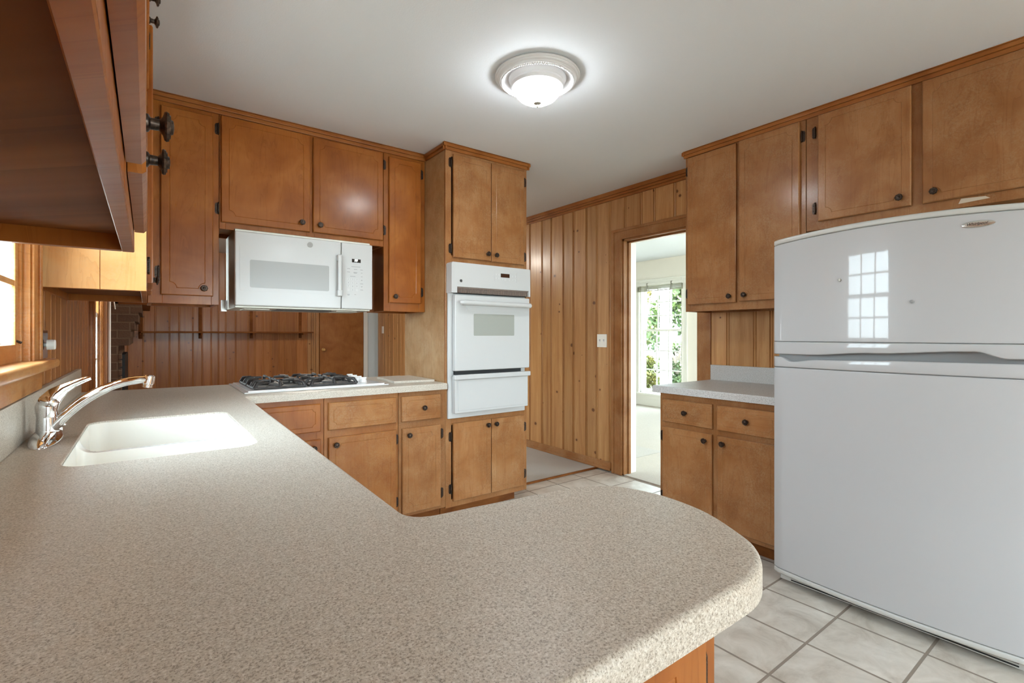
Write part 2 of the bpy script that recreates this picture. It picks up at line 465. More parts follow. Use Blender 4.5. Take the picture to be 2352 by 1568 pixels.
def knob(F, u, v, parent, d=0.019):
    bm = bmesh.new()
    lathe(bm, [(0.010, -0.001), (0.0095, 0.002), (0.0065, 0.004), (0.006, 0.012), (0.010, 0.0150), (0.0150, 0.0165), (0.0160, 0.0185),
               (0.0150, 0.0208), (0.0135, 0.0203), (0.0125, 0.0222), (0.0085, 0.0222), (0.0075, 0.0245), (0.003, 0.0255), (0, 0.0255)],
          F(u, v, d), F.n(), 32, 8, 0.06, 0.0125)
    return obj('knob', bm, 'bronze', parent)

def hinge(F, u, v, parent, side=1, d=0.0):
    """a small butterfly hinge; side = +1: the door lies towards smaller u"""
    bm = bmesh.new()
    F.poly(bm, [(u-0.006, v-0.030), (u+0.006, v-0.030), (u+0.010, v-0.020), (u+0.010, v+0.020), (u+0.006, v+0.030), (u-0.006, v+0.030), (u-0.010, v+0.020), (u-0.010, v-0.020)], d, d+0.0025)
    cyl(bm, F(u - 0.006*side, v-0.024, d+0.006), F(u - 0.006*side, v+0.024, d+0.006), 0.0045, 10)
    for s in (-0.029, 0.029): ball(bm, F(u - 0.006*side, v+s, d+0.006), 0.0042, 8)
    for s in (-0.014, 0.014): ball(bm, F(u + 0.004*side, v+s, d+0.003), 0.0025, 6)
    return obj('hinge', bm, 'bronze', parent)

def cab_door(root, F, u0, u1, v0, v1, mat, kn=None, hu=None, hv=None, name='door', m=0.036, r=0.03):
    """door of a cabinet with its knob at kn=(u, v) and hinges at hu, heights hv"""
    o = obj(name, panel(F, u0, u1, v0, v1, m=m, r=r), mat, root, smooth=30)
    if kn: knob(F, kn[0], kn[1], o)
    if hu is not None:
        side = 1 if hu > max(u0, u1) - 0.02 else -1
        for v in hv: hinge(F, hu, v, o, side)
    return o

def text_mesh(body, size, F, u, v, d, mat, parent, name, flip=False, shear=0.0, bold=0.0, align='CENTER'):
    cu = bpy.data.curves.new('txt', 'FONT'); cu.body = body; cu.size = size; cu.align_x = align; cu.align_y = 'CENTER'
    cu.shear = shear; cu.extrude = 0.0003; cu.offset = bold
    o = bpy.data.objects.new('txt', cu); C.objects.link(o)
    bpy.context.view_layer.update()
    me = bpy.data.meshes.new_from_object(o.evaluated_get(bpy.context.evaluated_depsgraph_get()))
    bm = bmesh.new(); bm.from_mesh(me)
    bpy.data.objects.remove(o); bpy.data.curves.remove(cu); bpy.data.meshes.remove(me)
    s = -1 if flip else 1
    for w in bm.verts: w.co = F(u + s*w.co.x, v + w.co.y, d + w.co.z)
    return obj(name, bm, mat, parent, smooth=0)

def cells(a0, a1, z0, z1, holes):
    A = sorted({a0, a1, *[h[i] for h in holes for i in (0, 1) if a0 < h[i] < a1]}); Z = sorted({z0, z1, *[h[i] for h in holes for i in (2, 3) if z0 < h[i] < z1]})
    for p, q in zip(A, A[1:]):
        run = None
        for s, t in zip(Z, Z[1:]):
            cu, cz = (p+q)/2, (s+t)/2
            if any(h[0] < cu < h[1] and h[2] < cz < h[3] for h in holes):
                if run: yield (p, q, *run); run = None
            else: run = (run[0], t) if run else (s, t)
        if run: yield (p, q, *run)

def wall_slab(bm, axis, t0, t1, a0, a1, z0, z1, holes=()):
    for p, q, s, t in cells(a0, a1, z0, z1, holes):
        if axis == 'X': box(bm, t0, t1, p, q, s, t)
        else: box(bm, p, q, t0, t1, s, t)

JOINT = [(0, 0), (0.003, -0.006), (0.006, -0.006), (0.009, -0.0015), (0.013, 0), (0.017, -0.0015), (0.020, -0.006), (0.023, -0.006), (0.026, 0)]
def boards(bm, F, joints, z0, z1, holes=(), d=0.0, seed=1, deep=1.0):
    """moulded vertical boards between the given joint centres; first and last value are the ends"""
    rnd = random.Random(seed); lay = bm.faces.layers.float.get('board') or bm.faces.layers.float.new('board')
    prof = [(joints[0], 0, rnd.random())]
    for j in joints[1:-1]:
        b = rnd.random()
        prof += [(j - 0.013 + x, y*deep, b) for x, y in JOINT]
    prof.append((joints[-1], 0, rnd.random()))
    edges = sorted({h[i] for h in holes for i in (0, 1)})
    out = [prof[0]]
    for p in prof[1:]:
        for e in edges:
            q = out[-1]
            if q[0] < e < p[0]:
                f = (e - q[0])/(p[0] - q[0]); out.append((e, q[1] + f*(p[1]-q[1]), p[2]))
        out.append(p)
    cur = rnd.random()
    for a, b in zip(out, out[1:]):
        if b[0] - a[0] < 1e-6: continue
        if b[0] - a[0] > 0.028 and a[1] == 0 and b[1] == 0: tone = b[2]*0.9 + 0.05
        else: tone = a[2]*0.5 + 0.25
        for p, q, s, t in cells(a[0], b[0], z0, z1, holes):
            vs = [bm.verts.new(F(u, z, dd + d)) for u, z, dd in ((a[0], s, a[1]), (b[0], s, b[1]), (b[0], t, b[1]), (a[0], t, a[1]))]
            fc = bm.faces.new(vs); fc[lay] = tone

def even_joints(a, b, step, seed):
    rnd = random.Random(seed); out = [a]; u = a + step*rnd.uniform(0.6, 1)
    while u < b - 0.06: out.append(u); u += step*rnd.choice((0.7, 0.85, 1.0, 1.25))
    return out + [b]

def board_wall(name, F, joints, z0, z1, holes, mat, back, seed):
    bm = bmesh.new(); bm.faces.layers.float.new('board')
    boards(bm, F, joints, z0, z1, holes, 0, seed, 0.5 if F.k == 'Y-' else 1.25)
    lay = bm.faces.layers.float['board']
    t = bmesh.new(); ax = 'Y' if F.k == 'Y-' else 'X'
    wall_slab(t, ax, back[0], back[1], joints[0], joints[-1], z0, z1, holes)
    merge(bm, t)
    me = bpy.data.meshes.new(name); bm.to_mesh(me); bm.free()
    me.materials.append(MATS[mat]); o = bpy.data.objects.new(name, me); C.objects.link(o); o['kind'] = 'structure'
    return o

XL = -0.305      # inner face of the outside wall on the sink side
XR = 3.25        # inner face of the knotty pine wall with the doorway
ZC = 2.44        # ceiling
YB = 8.6         # far wall of the den

# ------------------------------------------------------------------ room shell
bm = bmesh.new(); box(bm, XL-0.15, XR, -3.35, 3.08, -0.12, 0.0); struct('floor', bm, 'tile')
bm = bmesh.new(); box(bm, XL-0.15, XR+0.95, 3.08, YB+0.1, -0.12, 0.012); struct('floor_den', bm, 'carpet_grey')
bm = bmesh.new(); box(bm, XR, 6.9, 0.0, 3.08, -0.12, 0.010); box(bm, XR+0.12, 6.9, 3.08, 8.3, -0.12, 0.010); struct('floor_living', bm, 'carpet_pale')
bm = bmesh.new(); box(bm, 2.22, 3.25, 3.066, 3.084, 0, 0.016, 0.004); struct('trim_1', bm, 'wood_under')
bm = bmesh.new(); box(bm, XL-0.2, 7.0, -3.4, YB+0.2, ZC, ZC+0.1); struct('ceiling', bm, 'ceiling_paint')

SINKWIN = (1.36, 2.085, 1.09, 1.99)
DENWIN = (4.36, 5.02, 0.62, 2.05)
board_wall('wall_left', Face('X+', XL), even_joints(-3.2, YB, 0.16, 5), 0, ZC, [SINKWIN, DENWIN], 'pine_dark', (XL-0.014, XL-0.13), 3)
DOORWAY = (2.07, 2.79, -0.01, 2.01)
rj = [-3.2] + [x for x in even_joints(-3.2, 1.45, 0.15, 9)[1:-1]] + [1.548, 1.656, 1.845, 1.984, 2.274, 2.464, 2.593, 2.761, 2.932, 3.087, 3.218, 3.391, 3.531, 3.71, 3.852, 4.05]
rj += [x for x in even_joints(4.2, 8.31, 0.16, 4)]
board_wall('wall_right', Face('X-', XR), rj, 0, ZC, [DOORWAY], 'pine', (XR+0.014, XR+0.12), 11)
DENDOOR = (2.33, 3.08, -0.01, 2.02)
dj = [XL] + [x for x in even_joints(XL, 2.10, 0.135, 21)[1:]]
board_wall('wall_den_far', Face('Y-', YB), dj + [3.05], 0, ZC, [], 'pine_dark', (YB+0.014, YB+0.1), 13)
bm = bmesh.new(); wall_slab(bm, 'Y', YB, YB+0.1, 3.05, 4.3, 0, ZC); struct('wall_hall', bm, 'grey_paint')
bm = bmesh.new(); wall_slab(bm, 'X', 4.2, 4.3, 8.4, YB, 0, ZC); struct('wall_hall_end', bm, 'grey_paint')
bm = bmesh.new(); box(bm, 3.09, 3.17, YB-0.02, YB-0.001, 0.012, 2.10, 0.004); struct('trim_2', bm, 'white_trim')
ENDWIN = (0.5, 2.9, 0.3, 2.1)
bm = bmesh.new(); wall_slab(bm, 'Y', -3.3, -3.2, XL-0.13, XR+0.12, 0, ZC, [ENDWIN]); struct('wall_back', bm, 'cream_paint')
LIVWIN = (4.58, 5.40, 0.22, 2.02)
bm = bmesh.new(); wall_slab(bm, 'X', 6.74, 6.85, 0.1, 8.4, 0, ZC, [LIVWIN, (0.7, 3.3, 0.12, 2.2)]); struct('wall_living_far', bm, 'cream_paint')
bm = bmesh.new(); wall_slab(bm, 'Y', 0.1, 0.2, XR+0.12, 6.74, 0, ZC, [(4.3, 5.9, 0.22, 2.1)]); struct('wall_living_near', bm, 'cream_paint')
bm = bmesh.new(); wall_slab(bm, 'Y', 8.30, 8.40, XR+0.12, 6.74, 0, ZC); struct('wall_living_end', bm, 'cream_paint')
bm = bmesh.new(); wall_slab(bm, 'X', XR+0.121, XR+0.14, 0.2, 8.3, 0, ZC, [(1.99, 2.87, -0.01, 2.09)]); struct('wall_living_side', bm, 'cream_paint')
bm = bmesh.new(); box(bm, 6.722, 6.74, 0.2, 8.3, 0.01, 0.13, 0.004); struct('baseboard_living', bm, 'white_trim')
bm = bmesh.new(); box(bm, XR-0.016, XR, 2.91, 8.3, 0.012, 0.085, 0.006); box(bm, XR-0.028, XR-0.014, 2.91, 8.3, 0.012, 0.035, 0.008); struct('baseboard_right', bm, 'wood_tan_drawer')

def crown(bm, path_face, u0, u1, out=0.022, z0=2.385):
    F = path_face
    for a, b, d in ((z0, z0+0.022, out*0.45), (z0+0.022, z0+0.042, out*0.72), (z0+0.042, ZC, out)):
        F.box(bm, u0, u1, a, b, -0.001, d, 0.003)
bm = bmesh.new(); crown(bm, Face('X-', XR), 1.99, 8.3, 0.03, 2.365); struct('trim_3', bm, 'wood_trim')

# doorway lining and casing on the pine wall
bm = bmesh.new(); F = Face('X-', XR)
F.box(bm, 2.79, 2.90, 0.0, 2.10, -0.002, 0.014, 0.004); F.box(bm, 2.872, 2.90, 0.0, 2.10, 0.012, 0.020, 0.004); F.box(bm, 2.79, 2.806, 0.0, 2.02, 0.012, 0.018, 0.003)
F.box(bm, 1.97, 2.07, 0.0, 2.10, -0.002, 0.014, 0.004)
F.box(bm, 1.97, 2.90, 2.01, 2.10, 0.0, 0.015, 0.004); F.box(bm, 1.97, 2.90, 2.076, 2.10, 0.012, 0.021, 0.004)
box(bm, XR, XR+0.05, 2.775, 2.792, 0, 2.01); box(bm, XR, XR+0.05, 2.068, 2.085, 0, 2.01); box(bm, XR, XR+0.05, 2.07, 2.79, 1.995, 2.012)
box(bm, XR+0.05, XR+0.075, 2.762, 2.792, 0, 2.01); box(bm, XR+0.05, XR+0.075, 2.07, 2.79, 1.982, 2.012)
struct('trim_4', bm, 'wood_tan')
bm = bmesh.new()
box(bm, XR+0.075, XR+0.155, 2.772, 2.792, 0.01, 2.01, 0.002); box(bm, XR+0.075, XR+0.155, 2.068, 2.088, 0.01, 2.01, 0.002); box(bm, XR+0.075, XR+0.155, 2.07, 2.79, 1.992, 2.012, 0.002)
box(bm, XR+0.14, XR+0.155, 2.79, 2.87, 0.01, 2.09, 0.003); box(bm, XR+0.14, XR+0.155, 1.99, 2.07, 0.01, 2.09, 0.003); box(bm, XR+0.14, XR+0.155, 1.99, 2.87, 2.01, 2.09, 0.003)
struct('trim_5', bm, 'white_trim')

# windows -------------------------------------------------------------------
def sash_window(name, axis, plane, out, hole, cols, rows_up, rows_lo, meet, frame_mat, sash_mat, casing=0.0, rail=0.05, deep=0.05):
    """double-hung window in a wall; plane = room face, out = direction outside (+1/-1)"""
    a0, a1, z0, z1 = hole
    def bx(bm, p, q, s, t, d0, d1, bev=0.002):
        if axis == 'X': box(bm, plane+out*d0, plane+out*d1, p, q, s, t, bev)
        else: box(bm, p, q, plane+out*d0, plane+out*d1, s, t, bev)
    bm = bmesh.new(); e = 0.02
    jam = bmesh.new(); ds = deep + 0.034
    for q, d0, d1 in ((bm, -0.001, ds), (jam, ds, 0.135)):
        bx(q, a0, a0+e, z0, z1, d0, d1); bx(q, a1-e, a1, z0, z1, d0, d1); bx(q, a0, a1, z1-e, z1, d0, d1); bx(q, a0, a1, z0, z0+e, d0, d1)
    if casing:
        for p, q, s, t in ((a0-casing, a0, z0, z1+casing), (a1, a1+casing, z0, z1+casing), (a0, a1, z1, z1+casing)):
            bx(bm, p, q, s, t, -0.018, 0.001, 0.004)
        for p, q, s, t in ((a0-casing, a0-casing+0.025, z0, z1+casing), (a1+casing-0.025, a1+casing, z0, z1+casing), (a1+0.012, a1+0.022, z0, z1), (a0-0.022, a0-0.012, z0, z1), (a0-casing, a1+casing, z1+casing-0.025, z1+casing)):
            bx(bm, p, q, s, t, -0.026, -0.017, 0.004)
    root = struct(name, bm, frame_mat)
    obj('outer_frame', jam, 'porch_white', root)
    b0, b1 = a0+e, a1-e
    glass = bmesh.new()
    for lo, hi, d, rows in ((z0+e, meet+0.018, deep, rows_lo), (meet-0.018, z1-e, deep+0.035, rows_up)):
        s = bmesh.new(); sb = bmesh.new(); st = 0.035; th = 0.03
        br = rail if d == deep else 0.036; tr = 0.036
        for q, da, db in ((s, d, d+0.007), (sb, d+0.007, d+th)):
            bx(q, b0, b0+st, lo, hi, da, db); bx(q, b1-st, b1, lo, hi, da, db); bx(q, b0+st, b1-st, lo, lo+br, da, db); bx(q, b0+st, b1-st, hi-tr, hi, da, db)
        for i in range(1, cols):
            c = b0+st + (b1-b0-2*st)*i/cols; bx(s, c-0.009, c+0.009, lo+br, hi-tr, d+0.001, d+0.020)
        for i in range(1, rows):
            c = lo+br + (hi-tr-lo-br)*i/rows; bx(s, b0+st, b1-st, c-0.009, c+0.009, d+0.0016, d+0.0194)
        so = obj('window_sash', s, sash_mat, root); obj('outer_sash', sb, 'porch_white', so)
        bx(glass, b0+st, b1-st, lo+br, hi-tr, d+0.009, d+0.012, 0)
    obj('window_pane', glass, 'window_glass', root)
    return root
w = sash_window('window_1', 'X', XL, -1, SINKWIN, 3, 2, 2, 1.55, 'wood_sill', 'wood_sill', casing=0.165, rail=0.06, deep=0.006)
bm = bmesh.new()
box(bm, XL-0.05, XL+0.062, 1.17, 2.31, 1.088, 1.118, 0.010, 3)
obj('window_stool', bm, 'wood_sill', w)
bm = bmesh.new(); box(bm, XL, XL+0.022, 1.20, 2.27, 1.018, 1.088, 0.006); obj('window_apron', bm, 'wood_sill', w)
bm = bmesh.new()
box(bm, XL-0.052, XL-0.046, 2.02, 2.05, 1.135, 1.165, 0.002); tube(bm, bez((XL-0.046, 2.035, 1.16), (XL-0.025, 2.035, 1.195), (XL+0.004, 2.05, 1.175)), 0.0035, 8)
obj('window_latch', bm, 'bronze', w)
sash_window('window_2', 'X', XL, -1, DENWIN, 2, 2, 2, 1.35, 'wood_trim', 'white_trim', casing=0.13, deep=0.006)
lw = sash_window('window_3', 'X', 6.74, 1, LIVWIN, 3, 3, 3, 1.27, 'white_trim', 'white_trim', casing=0.10)
bm = bmesh.new(); box(bm, 6.69, 6.76, 4.44, 5.54, 0.19, 0.222, 0.008); box(bm, 6.722, 6.741, 4.48, 5.50, 0.12, 0.19, 0.004); obj('window_stool', bm, 'white_trim', lw)
sash_window('window_4', 'X', 6.74, 1, (0.7, 3.3, 0.12, 2.2), 3, 3, 3, 1.27, 'white_trim', 'white_trim', casing=0.09)
sash_window('window_5', 'Y', 0.2, -1, (4.3, 5.9, 0.22, 2.1), 4, 3, 3, 1.27, 'white_trim', 'white_trim', casing=0.09)
sash_window('window_6', 'Y', -3.2, -1, ENDWIN, 4, 2, 2, 1.2, 'white_trim', 'white_trim', casing=0.09)

# ------------------------------------------------------------------ cabinets
def shell(bm, x0, x1, y0, y1, z0, z1, t=0.018, open_side=None, inset=0.0):
    """five-sided box; open_side names the side left to the face frame"""
    if open_side != 'x0': box(bm, x0, x0+t, y0, y1, z0, z1, 0.0015)
    if open_side != 'x1': box(bm, x1-t, x1, y0, y1, z0, z1, 0.0015)
    if open_side != 'y0': box(bm, x0+t, x1-t, y0, y0+t, z0, z1, 0)
    if open_side != 'y1': box(bm, x0+t, x1-t, y1-t, y1, z0, z1, 0)
    box(bm, x0+t, x1-t, y0+0.002, y1-0.002, z1-t, z1); box(bm, x0+t, x1-t, y0+0.002, y1-0.002, z0+inset, z0+inset+t)

def frame(bm, F, u0, u1, v0, v1, stiles, rails, th=0.019):
    """face frame bars; stiles (u0, u1), rails (u0, u1, v0, v1)"""
    for a, b in stiles: F.box(bm, a, b, v0+0.0006, v1-0.0006, -th+0.0006, 0, 0.0012, 1)
    for a, b, s, t in rails: F.box(bm, a, b, s, t, -th, -0.0003, 0.0012, 1)

YU = 3.09; FU = Face('Y-', YU)
# --- over the counter, beside the microwave: tall single door in the corner
G = 'wall cabinets on the microwave side'
r = thing('wall_cabinet', 'tall narrow orange wood wall cabinet in the corner on the window side of the microwave', 'cabinet', (0.155, 3.25, 1.36), G)
bm = bmesh.new(); shell(bm, 0.0, 0.313, YU+0.019, 3.40, 1.36, 2.438, open_side='y0', inset=0.03)
frame(bm, FU, 0, 0.313, 1.36, 2.438, [(0.002, 0.062), (0.278, 0.313)], [(0.062, 0.278, 1.36, 1.412), (0.062, 0.278, 2.36, 2.438)])
obj('body', bm, 'wood_orange', r)
cab_door(r, FU, 0.055, 0.285, 1.405, 2.372, 'wood_orange', (0.243, 1.445), 0.040, (2.28, 1.52))
# --- double over the microwave
r = thing('wall_cabinet', 'short two-door orange wood wall cabinet directly above the white microwave', 'cabinet', (0.785, 3.25, 1.776), G)
bm = bmesh.new(); shell(bm, 0.315, 1.245, YU+0.019, 3.40, 1.776, 2.438, open_side='y0', inset=0.02)
frame(bm, FU, 0.315, 1.245, 1.776, 2.438, [(0.315, 0.345), (0.765, 0.812), (1.215, 1.245)], [(0.345, 0.765, 1.776, 1.822), (0.345, 0.765, 2.375, 2.438), (0.812, 1.215, 1.776, 1.822), (0.812, 1.215, 2.375, 2.438)])
obj('body', bm, 'wood_orange', r)
cab_door(r, FU, 0.322, 0.782, 1.812, 2.390, 'wood_orange', (0.735, 1.862), 0.304, (2.315, 1.885))
cab_door(r, FU, 0.800, 1.238, 1.814, 2.386, 'wood_orange', (0.838, 1.86), 1.252, (2.315, 1.885))
# --- narrow single next to the oven tower
r = thing('wall_cabinet', 'tall narrow orange wood wall cabinet between the microwave and the oven tower', 'cabinet', (1.39, 3.25, 1.36), G)
bm = bmesh.new(); shell(bm, 1.247, 1.545, YU+0.019, 3.40, 1.354, 2.438, open_side='y0', inset=0.02)
frame(bm, FU, 1.247, 1.545, 1.354, 2.438, [(1.247, 1.290), (1.500, 1.545)], [(1.290, 1.500, 1.354, 1.420), (1.290, 1.500, 2.362, 2.438)])
obj('body', bm, 'wood_orange', r)
cab_door(r, FU, 1.280, 1.508, 1.410, 2.374, 'wood_orange', (1.318, 1.452), 1.522, (2.30, 1.49))
bm = bmesh.new(); crown(bm, FU, 0.0, 1.547, 0.024, 2.395); struct('trim_6', bm, 'wood_trim')

# --- sink-side wall cabinets (fronts face +X)
FL = Face('X+', -0.012)
def left_unit(label, y0, y1, z0, doors, plane, knobs=(), hz=(), top=2.438):
    FL = Face('X+', plane); xb = plane - 0.019
    r = thing('wall_cabinet', label, 'cabinet', (-0.16, (y0+y1)/2, z0), 'wall cabinets on the sink side')
    bm = bmesh.new(); t = 0.018
    box(bm, XL+0.001, xb, y0, y0+t, z0, top, 0.0015); box(bm, XL+0.001, xb, y1-t, y1, z0, top, 0.0015)
    box(bm, XL+0.001, XL+0.010, y0+t, y1-t, z0, top); box(bm, XL+0.01, xb, y0+t, y1-t, top-t, top)
    ys = [y0] + [y for d in doors for y in d] + [y1]
    st = [(y0, doors[0][0]+0.02), (doors[-1][1]-0.02, y1)] + [(a[1]-0.02, b[0]+0.02) for a, b in zip(doors, doors[1:])]
    frame(bm, FL, y0, y1, z0, top, st, [(y0, y1, z0, z0+0.05), (y0, y1, top-0.075, top)])
    obj('body', bm, 'wood_orange', r)
    if y0 > 2:
        bm = bmesh.new(); box(bm, XL+0.004, -0.135, y0-0.004, y0+0.001, z0+0.001, top-0.05, 0.001, 1); box(bm, -0.1335, plane-0.001, y0-0.004, y0+0.001, z0+0.001, top-0.05, 0.001, 1); obj('end_panel', bm, 'wood_daylit', r)
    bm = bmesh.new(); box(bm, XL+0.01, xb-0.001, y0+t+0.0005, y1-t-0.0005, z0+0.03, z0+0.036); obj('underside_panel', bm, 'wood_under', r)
    for (a, b), k, h in zip(doors, knobs, hz):
        cab_door(r, FL, a, b, z0+0.035, top-0.065, 'wood_orange', k, h, (z0+0.10, top-0.13))
    return r
left_unit('orange wood wall cabinet seen from below, close overhead before the sink window', 0.28, 1.21, 1.36,
          [(0.32, 0.705), (0.745, 1.18)], -0.020, knobs=[(0.67, 1.432), (0.785, 1.425)], hz=[0.306, 1.193])
left_unit('short orange wood wall cabinet bridging high above the sink window', 1.212, 2.268, 2.062,
          [(1.25, 1.715), (1.755, 2.235)], -0.014, knobs=[(1.675, 2.125), (1.795, 2.125)], hz=[1.237, 2.249])
left_unit('orange wood wall cabinet past the sink window, its end panel coloured paler to look daylit', 2.27, 3.088, 1.36,
          [(2.31, 2.66), (2.70, 3.03)], -0.001, knobs=[(2.63, 1.44), (2.73, 1.44)], hz=[2.296, 3.045])
bm = bmesh.new(); crown(bm, FL, 0.28, 3.066, 0.018, 2.395); struct('trim_7', bm, 'wood_trim')

# --- oven tower
YO = 2.80; FO = Face('Y-', YO)
r = thing('oven_cabinet', 'tall tan wood cabinet tower holding the white wall oven, doors above and below', 'cabinet', (1.88, 3.1, 0))
bm = bmesh.new()
box(bm, 1.547, 1.566, YO+0.019, 3.42, 0.075, 2.436, 0.0015); obj('side_panel', bm, 'wood_worn', r)
bm = bmesh.new()
box(bm, 2.196, 2.215, YO+0.019, 3.42, 0.075, 2.436, 0.0015); box(bm, 1.566, 2.196, 3.40, 3.42, 0.075, 2.436)
for z in (0.075, 0.634, 1.675, 2.41): box(bm, 1.566, 2.196, YO+0.02, 3.40, z, z+0.018)
frame(bm, FO, 1.547, 2.215, 0.075, 2.436, [(1.547, 1.590), (2.190, 2.215)], [(1.590, 2.190, 0.075, 0.125), (1.590, 2.190, 0.61, 0.652), (1.590, 2.190, 1.668, 1.715), (1.590, 2.190, 2.36, 2.436)])
obj('body', bm, 'wood_tan', r)
cab_door(r, FO, 1.598, 1.893, 1.703, 2.375, 'wood_tan', (1.862, 1.748), 1.580, (2.32, 1.76))
cab_door(r, FO, 1.897, 2.182, 1.700, 2.375, 'wood_tan', (1.930, 1.745), 2.199, (2.30, 1.76))
cab_door(r, FO, 1.598, 1.893, 0.114, 0.622, 'wood_tan', (1.862, 0.585), 1.580, (0.535, 0.195))
cab_door(r, FO, 1.897, 2.182, 0.114, 0.622, 'wood_tan', (1.930, 0.585), 2.199, (0.535, 0.195))
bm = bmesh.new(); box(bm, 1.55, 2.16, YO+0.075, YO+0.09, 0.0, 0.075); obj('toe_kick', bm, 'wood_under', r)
bm = bmesh.new(); crown(bm, FO, 1.525, 2.235, 0.022, 2.395)
box(bm, 1.525, 1.547, YO-0.022, YU-0.026, 2.415, 2.436, 0.003); box(bm, 1.535, 1.547, YO-0.022, YU-0.026, 2.395, 2.416, 0.003)
box(bm, 2.215, 2.237, YO-0.022, 3.42, 2.415, 2.436, 0.003); box(bm, 2.215, 2.226, YO-0.022, 3.42, 2.395, 2.416, 0.003)
obj('crown_molding', bm, 'wood_trim', r)

# --- base cabinets under the cooktop
G = 'base cabinets under the cooktop counter'
def base_unit(label, F, u0, u1, stiles, drawers, doors, ztop, body_depth, g=None, mats=('wood_tan', 'wood_tan_drawer'), zs=(0.668, 0.821, 0.106, 0.626), toe=0.085, end_mat=None):
    c = F((u0+u1)/2, 0, -body_depth/2)
    r = thing('base_cabinet', label, 'cabinet', c, g)
    bm = bmesh.new()
    for a in (u0, u1-0.018): F.box(bm, a, a+0.018, toe, ztop, -body_depth, -0.0195, 0.001, 1)
    F.box(bm, u0+0.018, u1-0.018, toe, ztop-0.01, -body_depth, -body_depth+0.012); F.box(bm, u0+0.018, u1-0.018, toe, toe+0.018, -body_depth+0.012, -0.0195)
    zr = (zs[3]-0.010, zs[0]+0.008)
    frame(bm, F, u0, u1, toe, ztop, stiles, [(u0, u1, toe, zs[2]+0.012), (u0, u1, zr[0], zr[1]), (u0, u1, zs[1]-0.008, ztop)])
    obj('body', bm, mats[0], r)
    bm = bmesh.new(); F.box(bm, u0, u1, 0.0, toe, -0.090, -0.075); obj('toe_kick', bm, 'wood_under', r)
    for a, b, kn in drawers:
        o = obj('drawer', panel(F, a, b, zs[0], zs[1], m=0.026, r=0.016), mats[1], r, smooth=30)
        if kn: knob(F, kn, (zs[0]+zs[1])/2, o)
    for a, b, kn, h in doors:
        cab_door(r, F, a, b, zs[2], zs[3], mats[0], kn, h, (zs[3]-0.06, zs[2]+0.08))
    return r
base_unit('orange wood base cabinet in the inner corner, mostly hidden by the sink counter', FO, 0.352, 0.784, [(0.352, 0.42), (0.745, 0.784)],
          [(0.405, 0.764, None)], [(0.405, 0.764, (0.725, 0.58), 0.391)], 0.849, 0.60, G, ('wood_orange', 'wood_orange'))
base_unit('tan wood base cabinet with one wide door and a false drawer front under the cooktop', FO, 0.786, 1.222, [(0.786, 0.820), (1.190, 1.222)],
          [(0.806, 1.204, None)], [(0.806, 1.204, (0.845, 0.585), 1.2110)], 0.849, 0.60, G, ('wood_mid', 'wood_mid_drawer'))
base_unit('narrow tan wood base cabinet with one knobbed drawer and door beside the oven tower', FO, 1.224, 1.546, [(1.224, 1.262), (1.495, 1.546)],
          [(1.240, 1.505, 1.385)], [(1.243, 1.505, (1.284, 0.585), 1.520)], 0.849, 0.60, G)
# --- under the sink and the peninsula
FS = Face('X+', 0.335)
base_unit('orange wood sink base cabinet, hidden below the sink counter', FS, 0.73, 2.775, [(0.73, 0.80), (1.40, 1.45), (2.05, 2.10), (2.69, 2.775)],
          [], [(0.79, 1.41, (1.37, 0.77), None), (1.44, 2.06, (1.48, 0.77), None), (2.09, 2.70, (2.66, 0.77), None)], 0.845, 0.62, None, ('wood_orange', 'wood_orange'), (0.80, 0.80, 0.106, 0.81))
FP = Face('Y-', 0.368)
r = thing('peninsula_cabinet', 'orange wood cabinet below the rounded end of the speckled peninsula', 'cabinet', (0.3, 0.54, 0))
bm = bmesh.new(); shell(bm, 0.0, 0.615, 0.387, 0.715, 0.085, 0.848, open_side='y0')
frame(bm, FP, 0, 0.615, 0.085, 0.848, [(0, 0.06), (0.255, 0.32), (0.552, 0.615)], [(0.06, 0.552, 0.085, 0.13), (0.06, 0.552, 0.815, 0.848)])
obj('body', bm, 'wood_orange', r)
cab_door(r, FP, 0.305, 0.568, 0.118, 0.832, 'wood_orange', (0.342, 0.78), 0.584, (0.755, 0.20))
cab_door(r, FP, 0.02, 0.270, 0.118, 0.832, 'wood_orange', (0.232, 0.78), 0.006, (0.755, 0.20))
bm = bmesh.new(); box(bm, 0.02, 0.56, 0.44, 0.455, 0, 0.085); obj('toe_kick', bm, 'wood_under', r)

# --- right wall
XU = 2.945; FR = Face('X-', XU)
G = 'wall cabinets on the fridge side'
def right_unit(label, y0, y1, z0, doors):
    r = thing('wall_cabinet', label, 'cabinet', (3.09, (y0+y1)/2, z0), G)
    bm = bmesh.new(); shell(bm, XU+0.0195, 3.249, y0, y1, z0, 2.437, open_side='x0', inset=0.02)
    ys = sorted(doors, key=lambda d: d[0])
    st = [(y0, ys[0][0]+0.01), (ys[-1][1]-0.01, y1)] + [(a[1]-0.01, b[0]+0.01) for a, b in zip(ys, ys[1:])]
    zz = doors[0][2]; frame(bm, FR, y0, y1, z0, 2.437, st, [(y0, y1, z0, zz+0.012), (y0, y1, 2.375, 2.437)])
    obj('body', bm, 'wood_tan', r)
    for a, b, z, top, kn, h in doors: cab_door(r, FR, a, b, z, top, 'wood_tan', kn, h, (top-0.085, z+0.075))
    return r
right_unit('tall two-door tan wood wall cabinet above the small grey counter beside the fridge', 1.215, 1.975, 1.354,
           [(1.612, 1.952, 1.400, 2.388, (1.650, 1.440), 1.963), (1.243, 1.592, 1.405, 2.392, (1.555, 1.443), 1.228)])
